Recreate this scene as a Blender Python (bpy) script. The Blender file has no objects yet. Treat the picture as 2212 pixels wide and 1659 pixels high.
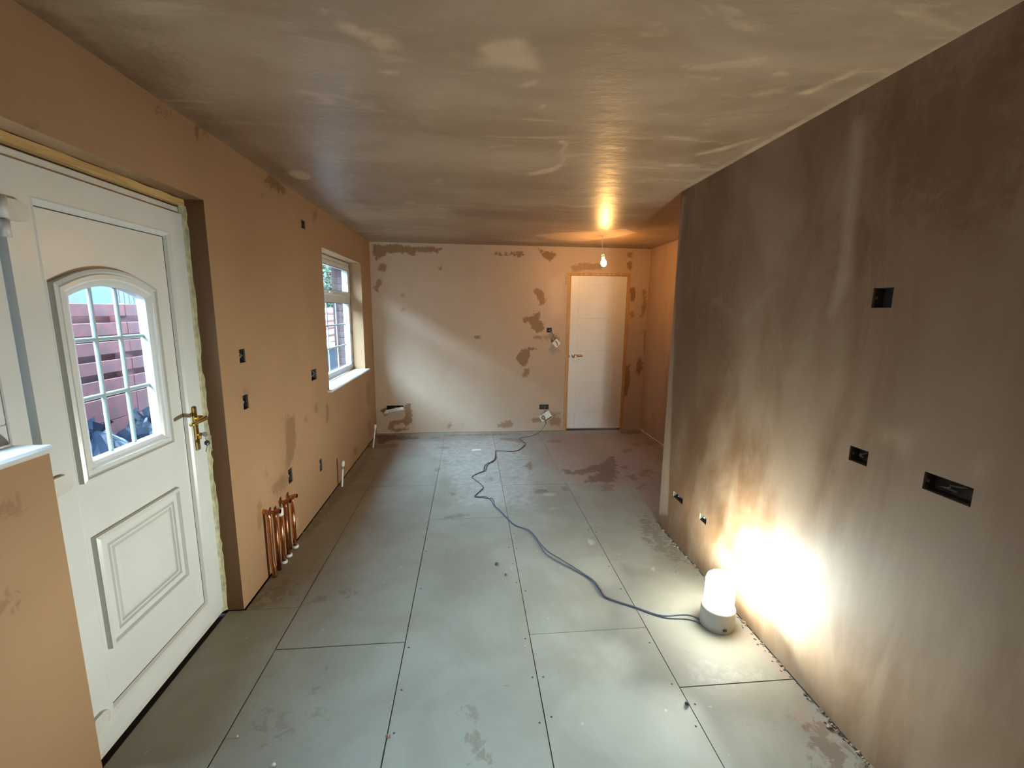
import bpy, math, random
import numpy as np
from mathutils import Matrix, Vector

random.seed(7)
rng = np.random.RandomState(11)

# ------------------------------------------------------------------ camera
IW, IH = 2212, 1659
FPX, YAW, PITCH, ROLL, CAMZ = 947.76, 0.0966, 0.1658, 0.0113, 1.5964
_f = np.array([math.sin(YAW)*math.cos(PITCH), math.cos(YAW)*math.cos(PITCH), -math.sin(PITCH)])
_r = np.array([math.cos(YAW), -math.sin(YAW), 0.0])
_u = np.cross(_r, _f)
CR = math.cos(ROLL)*_r + math.sin(ROLL)*_u
CU = -math.sin(ROLL)*_r + math.cos(ROLL)*_u
CF = _f
CAM = np.array([0.0, 0.0, CAMZ])

scene = bpy.context.scene
col = scene.collection
cd = bpy.data.cameras.new('camera')
cam = bpy.data.objects.new('camera', cd)
col.objects.link(cam)
cd.sensor_width = 36.0
cd.sensor_fit = 'HORIZONTAL'
cd.lens = FPX / IW * 36.0
cd.clip_start = 0.02
cam.matrix_world = Matrix(((CR[0], CU[0], -CF[0], 0), (CR[1], CU[1], -CF[1], 0),
                           (CR[2], CU[2], -CF[2], CAMZ), (0, 0, 0, 1)))
scene.camera = cam

# ------------------------------------------------------------------ world and exposure
world = bpy.data.worlds.new('overcast_sky')
scene.world = world
world.use_nodes = True
bg = world.node_tree.nodes['Background']
bg.inputs[0].default_value = (0.49, 0.75, 1.0, 1)
SKY = 60.0
bg.inputs[1].default_value = SKY
scene.view_settings.view_transform = 'Standard'
scene.view_settings.look = 'None'
scene.view_settings.exposure = 0.0
scene.view_settings.gamma = 1.0
scene.view_settings.use_curve_mapping = False

LAMP_GLOW = 60.0         # face of the work light's cover
RING_W, TOP_W = 5.2, 24.0   # its LEDs: watts of each side LED and of the top LED
LAMP_COLOR = (0.90, 1.0, 0.92)
BULB_POWER = 390.0
BULB_COLOR = (1.0, 0.51, 0.155)

# ------------------------------------------------------------------ room numbers (metres)
H = 2.40
XL, XR, XA = -1.2116, 1.4272, 2.332      # left wall, right wall, alcove wall
D, YE, YR = 5.676, 3.011, -1.30          # back wall, end of right wall, rear wall
YJ, YP = 2.245, 1.338                    # far jamb of the back door, near pier edge
XF = -1.312                              # face of the back door's frame
XLEAF = -1.296                           # face of its leaf
XPAN = -1.314                            # face of the sunk door panel
ZH = 2.08                                # lintel
XW = -1.344                              # face of the kitchen window frame


def ray(px, py):
    return CF + CR*(px-IW/2)/FPX - CU*(py-IH/2)/FPX


def at(px, py, axis, val):
    """the point where the pixel's sight line meets the plane axis = val"""
    d = ray(px, py)
    t = (val-CAM[axis])/d[axis]
    return CAM + t*d


# ------------------------------------------------------------------ materials
def new_mat(name):
    m = bpy.data.materials.new(name)
    m.use_nodes = True
    nt = m.node_tree
    b = nt.nodes['Principled BSDF']
    return m, nt, b


def N(nt, t, **kw):
    n = nt.nodes.new(t)
    for k, v in kw.items():
        setattr(n, k, v)
    return n


def coords(nt, scale):
    tc = N(nt, 'ShaderNodeTexCoord')
    mp = N(nt, 'ShaderNodeMapping')
    mp.inputs['Scale'].default_value = scale
    nt.links.new(tc.outputs['Object'], mp.inputs[0])
    return mp.outputs[0]


def noise(nt, scale=(1, 1, 1), s=1.0, detail=4.0, rough=0.55, dist=0.0):
    n = N(nt, 'ShaderNodeTexNoise')
    n.inputs['Scale'].default_value = s
    n.inputs['Detail'].default_value = detail
    n.inputs['Roughness'].default_value = rough
    n.inputs['Distortion'].default_value = dist
    nt.links.new(coords(nt, scale), n.inputs['Vector'])
    return n.outputs['Fac']


def ramp(nt, src, a, b, lo=0.0, hi=1.0, smooth=True):
    m = N(nt, 'ShaderNodeMapRange')
    if smooth:
        m.interpolation_type = 'SMOOTHSTEP'
    m.inputs[1].default_value = a
    m.inputs[2].default_value = b
    m.inputs[3].default_value = lo
    m.inputs[4].default_value = hi
    nt.links.new(src, m.inputs[0])
    return m.outputs[0]


def math_(nt, op, a, b):
    m = N(nt, 'ShaderNodeMath', operation=op)
    for i, v in enumerate((a, b)):
        if isinstance(v, (int, float)):
            m.inputs[i].default_value = v
        else:
            nt.links.new(v, m.inputs[i])
    return m.outputs[0]


def mix(nt, fac, a, b):
    m = N(nt, 'ShaderNodeMix', data_type='RGBA')
    if isinstance(fac, (int, float)):
        m.inputs[0].default_value = fac
    else:
        nt.links.new(fac, m.inputs[0])
    for i, v in ((6, a), (7, b)):
        if isinstance(v, tuple):
            m.inputs[i].default_value = (*v, 1)
        else:
            nt.links.new(v, m.inputs[i])
    return m.outputs[2]


def bump(nt, b, h, strength, dist=0.01):
    n = N(nt, 'ShaderNodeBump')
    n.inputs['Strength'].default_value = strength
    n.inputs['Distance'].default_value = dist
    nt.links.new(h, n.inputs['Height'])
    nt.links.new(n.outputs[0], b.inputs['Normal'])


def simple(name, c, rough=0.5, metal=0.0, var=0.0, vs=20.0, bmp=0.0, spec=None, coat=0.0):
    m, nt, b = new_mat(name)
    b.inputs['Roughness'].default_value = rough
    b.inputs['Metallic'].default_value = metal
    if spec is not None:
        b.inputs['Specular IOR Level'].default_value = spec
    if coat:
        b.inputs['Coat Weight'].default_value = coat
    n = noise(nt, s=vs)
    dark = tuple(x*(1-var) for x in c)
    lite = tuple(min(1, x*(1+var)) for x in c)
    nt.links.new(mix(nt, ramp(nt, n, .3, .7), dark, lite), b.inputs['Base Color'])
    if bmp:
        bump(nt, b, n, bmp, 0.004)
    return m


def emit(name, c, s):
    m, nt, b = new_mat(name)
    b.inputs['Base Color'].default_value = (*c, 1)
    b.inputs['Emission Color'].default_value = (*c, 1)
    b.inputs['Emission Strength'].default_value = s
    return m


def plaster(name, base, base2, damp, pale, streak=(1, 1, 1), streak_amt=0.3, rough=0.75,
            rough_damp=0.55, bmp=0.15, ns=1.6, auto_pale=None, auto_damp=None, spec=0.3, wob=.4, dsoft=.1):
    """skimmed plaster; the mesh attribute 'stain' says where it is still wet or painted shaded (r), dried pale or painted lit (g) or rubbed (b)"""
    m, nt, b = new_mat(name)
    at_ = N(nt, 'ShaderNodeAttribute', attribute_name='stain')
    sp = N(nt, 'ShaderNodeSeparateColor')
    nt.links.new(at_.outputs['Color'], sp.inputs[0])
    n1 = noise(nt, streak, ns, 5.0, 0.6, 0.4)
    n2 = noise(nt, (1, 1, 1), 14.0, 5.0, 0.65)
    n3 = noise(nt, (1, 1, 1), 3.5, 3.0, 0.6)
    c = mix(nt, math_(nt, 'MULTIPLY', ramp(nt, n1, .36, .66), streak_amt), base, base2)
    c = mix(nt, math_(nt, 'MULTIPLY', ramp(nt, n3, .35, .7), 0.14), c, tuple(x*0.72 for x in base))
    wob = math_(nt, 'MULTIPLY', math_(nt, 'SUBTRACT', n2, 0.5), wob)
    n4 = noise(nt, (1, 1, 1), 22.0, 6.0, .7, .8)
    dw = math_(nt, 'MULTIPLY', math_(nt, 'SUBTRACT', n4, 0.5), 1.5)
    dm = math_(nt, 'MULTIPLY', ramp(nt, math_(nt, 'ADD', sp.outputs[0], dw), .5-dsoft, .5+dsoft), at_.outputs['Alpha'])
    pm = ramp(nt, math_(nt, 'ADD', sp.outputs[1], wob), .18, .72)
    if auto_damp:
        sc, lo, hi, amt = auto_damp
        a = math_(nt, 'MULTIPLY', ramp(nt, noise(nt, sc, 1.0, 6.0, .62, .6), lo, hi), amt)
        dm = math_(nt, 'MAXIMUM', dm, a)
    if auto_pale:
        sc, lo, hi, amt = auto_pale
        a = math_(nt, 'MULTIPLY', ramp(nt, noise(nt, sc, 1.0, 7.0, .62, 1.2), lo, hi), amt)
        pm = math_(nt, 'MAXIMUM', pm, a)
    c = mix(nt, dm, c, damp)
    c = mix(nt, math_(nt, 'MULTIPLY', pm, 0.75), c, pale)
    nt.links.new(c, b.inputs['Base Color'])
    b.inputs['Specular IOR Level'].default_value = spec
    rr = N(nt, 'ShaderNodeMapRange')
    nt.links.new(dm, rr.inputs[0])
    rr.inputs[3].default_value = rough
    rr.inputs[4].default_value = rough_damp
    nt.links.new(rr.outputs[0], b.inputs['Roughness'])
    bump(nt, b, math_(nt, 'ADD', noise(nt, streak, ns*4, 5.0, .6), math_(nt, 'MULTIPLY', n2, .25)), bmp, 0.012)
    return m


M = {}
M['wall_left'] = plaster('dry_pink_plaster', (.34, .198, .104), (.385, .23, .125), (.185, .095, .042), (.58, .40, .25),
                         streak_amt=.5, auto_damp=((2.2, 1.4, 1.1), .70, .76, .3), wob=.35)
M['wall_back'] = plaster('back_pink_plaster', (.52, .385, .275), (.58, .44, .33), (.28, .16, .082), (.62, .49, .39),
                         streak_amt=.5, wob=.4)
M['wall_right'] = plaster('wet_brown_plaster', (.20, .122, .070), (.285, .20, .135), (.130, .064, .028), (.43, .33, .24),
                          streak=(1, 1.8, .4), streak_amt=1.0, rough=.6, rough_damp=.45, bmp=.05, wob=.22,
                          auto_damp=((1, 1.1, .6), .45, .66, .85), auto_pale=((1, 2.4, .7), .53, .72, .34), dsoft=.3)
M['ceiling'] = plaster('wet_ceiling_plaster', (.262, .168, .100), (.35, .24, .155), (.165, .096, .050), (.52, .36, .225),
                       streak=(.7, 1.6, 1), streak_amt=1.0, rough=.40, rough_damp=.33, bmp=.42, wob=.7,
                       auto_pale=((1.5, 6.0, 1), .555, .66, .5), auto_damp=((.6, 1.1, 1), .48, .68, .65), spec=.45, dsoft=.25)
M['alcove'] = plaster('alcove_plaster', (.40, .255, .15), (.46, .30, .18), (.21, .11, .055), (.5, .38, .27),
                      streak=(1, 2, .4), streak_amt=.8, auto_damp=((1, 1.6, .5), .5, .7, .7), wob=.3)


def floor_material():
    m, nt, b = new_mat('cement_board')
    at_ = N(nt, 'ShaderNodeAttribute', attribute_name='stain')
    sp = N(nt, 'ShaderNodeSeparateColor')
    nt.links.new(at_.outputs['Color'], sp.inputs[0])
    oi = N(nt, 'ShaderNodeObjectInfo')
    n1 = noise(nt, (1, 1, 1), 2.2, 5.0, .6, .5)
    n2 = noise(nt, (1, 1, 1), 16.0, 6.0, .7, .5)
    n3 = noise(nt, (1, 1, 1), 6.0, 4.0, .6)
    c = mix(nt, ramp(nt, n1, .3, .7), (.275, .25, .195), (.345, .33, .27))
    c = mix(nt, math_(nt, 'MULTIPLY', oi.outputs['Random'], .22), c, (.22, .205, .165))
    wob = math_(nt, 'MULTIPLY', math_(nt, 'SUBTRACT', n2, .5), .9)
    mud = ramp(nt, math_(nt, 'ADD', sp.outputs[2], math_(nt, 'MULTIPLY', math_(nt, 'SUBTRACT', n3, .5), .8)), .3, .75)
    c = mix(nt, math_(nt, 'MULTIPLY', mud, .75), c, (.34, .25, .20))
    c = mix(nt, ramp(nt, math_(nt, 'ADD', sp.outputs[1], wob), .3, .8, 0, .7), c, (.53, .50, .47))
    c = mix(nt, math_(nt, 'MULTIPLY', ramp(nt, math_(nt, 'ADD', sp.outputs[0], math_(nt, 'MULTIPLY', wob, 2.6)), .38, .62, 0, .9), at_.outputs['Alpha']), c, (.15, .10, .065))
    spk = ramp(nt, noise(nt, (1, 1, 1), 26.0, 2.0, .5), .73, .77)
    c = mix(nt, math_(nt, 'MULTIPLY', spk, .45), c, (.56, .54, .50))
    spk2 = ramp(nt, noise(nt, (1.3, 1, 1), 11.0, 3.0, .6), .68, .74)
    c = mix(nt, math_(nt, 'MULTIPLY', spk2, .4), c, (.21, .18, .14))
    nt.links.new(c, b.inputs['Base Color'])
    b.inputs['Roughness'].default_value = .62
    b.inputs['Specular IOR Level'].default_value = .35
    bump(nt, b, n2, .12, .004)
    return m


M['floor'] = floor_material()
M['void'] = simple('dark_subfloor', (.035, .022, .015), .9)
M['upvc'] = simple('white_upvc', (.63, .63, .605), .28, var=.03, vs=4)
M['upvc_dirty'] = simple('dusty_white_upvc', (.60, .58, .53), .4, var=.08, vs=14)
M['bar'] = simple('pale_glazing_bar', (.36, .46, .50), .35)
M['sealant'] = simple('yellowed_foam_sealant', (.46, .43, .27), .85, var=.25, vs=30, bmp=.4)
M['pine'] = None


def wood(name, c1, c2, scale):
    m, nt, b = new_mat(name)
    n = noise(nt, scale, 1.0, 6.0, .6, .8)
    k = noise(nt, (1, 1, 1), 7.0, 2.0)
    c = mix(nt, ramp(nt, n, .35, .65), c1, c2)
    c = mix(nt, ramp(nt, k, .70, .76, 0, .7), c, tuple(x*.35 for x in c1))
    nt.links.new(c, b.inputs['Base Color'])
    b.inputs['Roughness'].default_value = .65
    bump(nt, b, n, .15, .003)
    return m


M['pine'] = wood('raw_pine_batten', (.42, .25, .09), (.58, .38, .16), (30, 3, 40))
M['lining'] = wood('pine_door_lining', (.46, .24, .09), (.60, .34, .14), (40, 40, 3))
M['door_paint'] = simple('white_door_paint', (.76, .74, .71), .38, var=.02, vs=5)
M['chrome'] = simple('polished_chrome', (.75, .73, .70), .12, 1.0)
M['brass'] = simple('worn_brass', (.62, .44, .14), .30, 1.0, var=.2, vs=30)
M['copper'] = simple('copper', (.72, .32, .16), .24, 1.0, var=.25, vs=25)
M['copper_dull'] = simple('tarnished_copper', (.40, .17, .08), .38, 1.0, var=.3, vs=25)
M['plastic'] = simple('white_plastic', (.74, .74, .70), .35, var=.04)
M['cream'] = simple('cream_plastic', (.70, .60, .44), .45, var=.08)
M['black'] = simple('black_plastic', (.02, .02, .022), .4)
M['cable'] = simple('grey_cable', (.055, .065, .10), .5)
M['galv'] = simple('galvanised_steel', (.045, .05, .045), .6, .0, var=.4, vs=40)
M['wire'] = simple('grey_twin_cable', (.22, .24, .24), .5)
M['steel'] = simple('grey_steel', (.35, .36, .38), .35, .9)
M['tape'] = simple('blue_tape', (.03, .05, .30), .6)
M['blue_black'] = simple('dark_fob', (.03, .04, .06), .35)
M['lamp_in_shade'] = simple('lamp_housing', (.42, .39, .33), .5, var=.06)  # white housing toned down to tan, painting in the shade below the cover
M['lamp_glow'] = emit('lamp_glow', LAMP_COLOR, LAMP_GLOW)
M['bulb_glow'] = emit('bulb_glow', BULB_COLOR, BULB_POWER)
M['rubble'] = simple('plaster_crumb', (.24, .18, .125), .9, var=.35, vs=60)
M['stone'] = simple('dark_lump', (.06, .055, .05), .9, var=.4, vs=60)
M['brown_lump'] = simple('brown_lump', (.14, .075, .05), .9, var=.4, vs=60)
M['paper'] = simple('paper', (.68, .68, .68), .8)
M['film'] = simple('white_film', (.62, .60, .60), .35, var=.15, vs=18)
M['fence_red'] = simple('red_stained_timber', (0.062, 0.0092, 0.0078), .8, var=.3, vs=9)
M['fence_grey'] = simple('weathered_grey_timber', (0.026, 0.028, 0.028), .85, var=.25, vs=9)
M['shed_blue'] = simple('sky_blue_paint', (0.005, 0.032, 0.05), .6, var=.06)
M['shed_trim'] = simple('violet_blue_paint', (0.009, 0.013, 0.036), .6)
M['bag'] = simple('black_refuse_sack', (.0035, .006, .012), .42, var=.3, spec=.12)
M['leaf'] = simple('green_leaves', (0.01, 0.027, 0.0065), .6, var=.6, vs=3)
M['bark'] = simple('bark', (0.016, 0.012, 0.008), .9, var=.3)
M['soil'] = simple('concrete_path', (0.028, 0.028, 0.026), .9, var=.25, vs=6)
M['brick'] = simple('red_brick', (0.034, 0.012, 0.0095), .85, var=.35, vs=7)
M['mortar'] = simple('mortar', (0.03, 0.028, 0.025), .95)
M['bin'] = simple('blue_bin_plastic', (0.0045, 0.016, 0.027), .45)
M['bin_lid'] = simple('pale_bin_lid', (0.022, 0.038, 0.05), .45)
M['offcut'] = simple('white_offcut', (.03, .03, .03), .7)


def glass_material():
    m = bpy.data.materials.new('window_glass')
    m.use_nodes = True
    nt = m.node_tree
    nt.nodes.clear()
    out = N(nt, 'ShaderNodeOutputMaterial')
    tr = N(nt, 'ShaderNodeBsdfTransparent')
    tr.inputs[0].default_value = (.93, .96, .97, 1)
    gl = N(nt, 'ShaderNodeBsdfGlossy')
    gl.inputs['Roughness'].default_value = .03
    fr = N(nt, 'ShaderNodeFresnel')
    fr.inputs[0].default_value = 1.45
    # dusty film on the pane
    df = N(nt, 'ShaderNodeBsdfTranslucent')
    df.inputs[0].default_value = (.55, .62, .85, 1)
    mx = N(nt, 'ShaderNodeMixShader')
    mx2 = N(nt, 'ShaderNodeMixShader')
    dust = ramp(nt, noise(nt, (1, 1, 1), 5.0, 4.0), .3, .75, .002, .007)
    nt.links.new(dust, mx2.inputs[0])
    nt.links.new(tr.outputs[0], mx2.inputs[1])
    nt.links.new(df.outputs[0], mx2.inputs[2])
    nt.links.new(math_(nt, 'MULTIPLY', fr.outputs[0], .6), mx.inputs[0])
    nt.links.new(mx2.outputs[0], mx.inputs[1])
    nt.links.new(gl.outputs[0], mx.inputs[2])
    nt.links.new(mx.outputs[0], out.inputs[0])
    return m


M['glass'] = glass_material()


# ------------------------------------------------------------------ mesh helpers
class MB:
    """collects shapes into one mesh"""
    def __init__(self):
        self.v, self.f, self.smooth = [], [], []

    def add(self, vs, fs, smooth=False):
        o = len(self.v)
        self.v += [tuple(map(float, p)) for p in vs]
        self.f += [tuple(i+o for i in f) for f in fs]
        self.smooth += [smooth]*len(fs)
        return self

    def box(self, a, b, m=None):
        x0, y0, z0 = a
        x1, y1, z1 = b
        vs = [(x0, y0, z0), (x1, y0, z0), (x1, y1, z0), (x0, y1, z0),
              (x0, y0, z1), (x1, y0, z1), (x1, y1, z1), (x0, y1, z1)]
        if m is not None:
            vs = [tuple(m @ Vector(p)) for p in vs]
        return self.add(vs, [(0, 3, 2, 1), (4, 5, 6, 7), (0, 1, 5, 4), (1, 2, 6, 5), (2, 3, 7, 6), (3, 0, 4, 7)])

    def rbox(self, a, b, r, m=None):
        """box with chamfered edges"""
        cx, cy, cz = [(a[i]+b[i])/2 for i in range(3)]
        hx, hy, hz = [abs(b[i]-a[i])/2 for i in range(3)]
        r = min(r, hx*.9, hy*.9, hz*.9)
        idx, vs = {}, []
        for sx in (-1, 1):
            for sy in (-1, 1):
                for sz in (-1, 1):
                    for k, d in enumerate(((0, r, r), (r, 0, r), (r, r, 0))):
                        idx[sx, sy, sz, k] = len(vs)
                        vs.append((cx+sx*(hx-d[0]), cy+sy*(hy-d[1]), cz+sz*(hz-d[2])))
        fs = []
        q = [(-1, -1), (1, -1), (1, 1), (-1, 1)]
        for s in (-1, 1):
            fs.append([idx[s, p, t, 0] for p, t in (q if s > 0 else q[::-1])])
            fs.append([idx[t, s, p, 1] for p, t in (q if s > 0 else q[::-1])])
            fs.append([idx[p, t, s, 2] for p, t in (q if s > 0 else q[::-1])])
        for s in (-1, 1):
            for t in (-1, 1):
                fs.append([idx[s, t, -1, 0], idx[s, t, 1, 0], idx[s, t, 1, 1], idx[s, t, -1, 1]])
                fs.append([idx[-1, s, t, 1], idx[1, s, t, 1], idx[1, s, t, 2], idx[-1, s, t, 2]])
                fs.append([idx[t, -1, s, 2], idx[t, 1, s, 2], idx[t, 1, s, 0], idx[t, -1, s, 0]])
        for sx in (-1, 1):
            for sy in (-1, 1):
                for sz in (-1, 1):
                    fs.append([idx[sx, sy, sz, 0], idx[sx, sy, sz, 1], idx[sx, sy, sz, 2]])
        c = Vector((cx, cy, cz))
        out = []
        for f in fs:
            p = [Vector(vs[i]) for i in f]
            n = (p[1]-p[0]).cross(p[2]-p[0])
            out.append(f if n.dot(sum(p, Vector())/len(p)-c) > 0 else f[::-1])
        if m is not None:
            vs = [tuple(m @ Vector(p)) for p in vs]
        return self.add(vs, out)

    def tube(self, pts, r, n=10, closed=False, caps=True):
        P = [Vector(p) for p in pts]
        R = r if isinstance(r, (list, tuple)) else [r]*len(P)
        vs, fs = [], []
        up = None
        for i, p in enumerate(P):
            t = (P[min(i+1, len(P)-1)]-P[max(i-1, 0)]).normalized()
            if up is None:
                up = Vector((0, 0, 1)) if abs(t.z) < .9 else Vector((1, 0, 0))
            a = t.cross(up)
            if a.length < 1e-6:
                a = t.cross(Vector((.3, .9, .1)))
            a.normalize()
            up = a.cross(t).normalized()
            for k in range(n):
                ang = 2*math.pi*k/n
                vs.append(p+a*math.cos(ang)*R[i]+up*math.sin(ang)*R[i])
        for i in range(len(P)-1):
            for k in range(n):
                k2 = (k+1) % n
                fs.append((i*n+k, i*n+k2, (i+1)*n+k2, (i+1)*n+k))
        self.add(vs, fs, True)
        if caps:
            b = len(self.v)-len(vs)
            self.f.append(tuple(b+k for k in range(n))[::-1])
            self.f.append(tuple(b+(len(P)-1)*n+k for k in range(n)))
            self.smooth += [False, False]
        return self

    def lathe(self, prof, n=28, m=None, smooth=True):
        """profile of (radius, z)"""
        vs, fs = [], []
        for r, z in prof:
            for k in range(n):
                a = 2*math.pi*k/n
                vs.append((r*math.cos(a), r*math.sin(a), z))
        for i in range(len(prof)-1):
            for k in range(n):
                k2 = (k+1) % n
                fs.append((i*n+k, i*n+k2, (i+1)*n+k2, (i+1)*n+k))
        if m is not None:
            vs = [tuple(m @ Vector(p)) for p in vs]
        return self.add(vs, fs, smooth)

    def prism_x(self, poly, x0, x1):
        """polygon in (y, z) given counter-clockwise, extruded in x"""
        n = len(poly)
        vs = [(x0, p[0], p[1]) for p in poly]+[(x1, p[0], p[1]) for p in poly]
        fs = [tuple(range(n))[::-1], tuple(range(n, 2*n))]
        fs += [(i, (i+1) % n, n+(i+1) % n, n+i) for i in range(n)]
        return self.add(vs, fs)

    def build(self, name, mat, parent=None, **props):
        me = bpy.data.meshes.new(name)
        me.from_pydata(self.v, [], self.f)
        me.polygons.foreach_set('use_smooth', self.smooth)
        me.update()
        if mat is not None:
            me.materials.append(mat)
        o = bpy.data.objects.new(name, me)
        col.objects.link(o)
        if parent is not None:
            o.parent = parent
        for k, v in props.items():
            o[k] = v
        return o


def link(name, me, parent=None):
    o = bpy.data.objects.new(name, me)
    col.objects.link(o)
    if parent is not None:
        o.parent = parent
    return o


def empty(name, loc=(0, 0, 0), label=None, category=None, group=None, kind=None):
    o = bpy.data.objects.new(name, None)
    o.empty_display_size = .05
    col.objects.link(o)
    o.location = loc
    tag(o, label, category, group, kind)
    return o


def tag(o, label=None, category=None, group=None, kind=None):
    for k, v in (('label', label), ('category', category), ('group', group), ('kind', kind)):
        if v:
            o[k] = v
    return o


def local(o, pt):
    return tuple(pt[i]-o.location[i] for i in range(3))


class LMB(MB):
    """MB whose world coordinates are stored relative to a thing's base"""
    def build_on(self, name, mat, thing, parent=None):
        lx, ly, lz = thing.location
        self.v = [(p[0]-lx, p[1]-ly, p[2]-lz) for p in self.v]
        return self.build(name, mat, parent or thing)


# ------------------------------------------------------------------ stains, given as outlines on a surface
def ell(cx, cy, rx, ry, rot=0.0, n=18):
    c, s = math.cos(math.radians(rot)), math.sin(math.radians(rot))
    return [(cx+rx*math.cos(t)*c-ry*math.sin(t)*s, cy+rx*math.cos(t)*s+ry*math.sin(t)*c)
            for t in [2*math.pi*k/n for k in range(n)]]


def stroke(pts, r):
    """outline of a brush stroke through photo points, r half width"""
    R = r if isinstance(r, (list, tuple)) else [r]*len(pts)
    L, Rr = [], []
    for i, (x, y) in enumerate(pts):
        a, b = pts[max(i-1, 0)], pts[min(i+1, len(pts)-1)]
        dx, dy = b[0]-a[0], b[1]-a[1]
        d = math.hypot(dx, dy) or 1
        L.append((x-dy/d*R[i], y+dx/d*R[i]))
        Rr.append((x+dy/d*R[i], y-dx/d*R[i]))
    return L+Rr[::-1]


def sdf(poly, P):
    """signed distance (inside positive) of points P (n,2) to polygon"""
    poly = np.asarray(poly)
    d = np.full(len(P), 1e9)
    inside = np.zeros(len(P), bool)
    n = len(poly)
    for i in range(n):
        a, b = poly[i], poly[(i+1) % n]
        e = b-a
        L = max(e@e, 1e-12)
        t = np.clip(((P-a)@e)/L, 0, 1)
        q = P-a-t[:, None]*e
        d = np.minimum(d, (q**2).sum(1))
        c = (a[1] > P[:, 1]) != (b[1] > P[:, 1])
        if abs(e[1]) > 1e-12:
            xi = a[0]+(P[:, 1]-a[1])*e[0]/e[1]
            inside ^= c & (P[:, 0] < xi)
    d = np.sqrt(d)
    return np.where(inside, d, -d)


def stains_on(axis, val, polys):
    """photo outlines -> outlines on the plane; returns [(channel, soft, amount, polygon2d)]"""
    ax = [i for i in range(3) if i != axis]
    out = []
    for ch, soft, amt, poly in polys:
        pts = np.array([at(x, y, axis, val)[ax] for x, y in poly])
        out.append((ch, soft, amt, pts))
    return out


def stain_field(P2, stains):
    C = np.zeros((len(P2), 4))
    C[:, 3] = 1
    for ch, soft, amt, poly in stains:
        lo, hi = poly.min(0)-soft*2.4, poly.max(0)+soft*2.4
        k = np.where(((P2 > lo) & (P2 < hi)).all(1))[0]
        if len(k):
            if ch == 0:      # wet or painted shade: distance field in r, strength in alpha
                s = np.clip(.5+sdf(poly, P2[k])/(4.4*soft), 0, 1)
                up = s > C[k, 0]
                C[k[up], 3] = amt
            else:
                s = np.clip(.5+sdf(poly, P2[k])/(2*soft), 0, 1)*amt
            C[k, ch] = np.maximum(C[k, ch], s)
    return C


def set_stain(me, C):
    a = me.attributes.new('stain', 'FLOAT_COLOR', 'POINT')
    rgba = np.ones((len(C), 4), np.float32)
    rgba[:, :C.shape[1]] = C
    a.data.foreach_set('color', rgba.ravel())


def lines(lo, hi, step, extra):
    e = sorted({round(x, 5) for x in extra if lo < x < hi} | {lo, hi})
    out = []
    for a, b in zip(e[:-1], e[1:]):
        n = max(1, int(round((b-a)/step)))
        out += [a+(b-a)*i/n for i in range(n)]
    return out+[e[-1]], e


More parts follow.
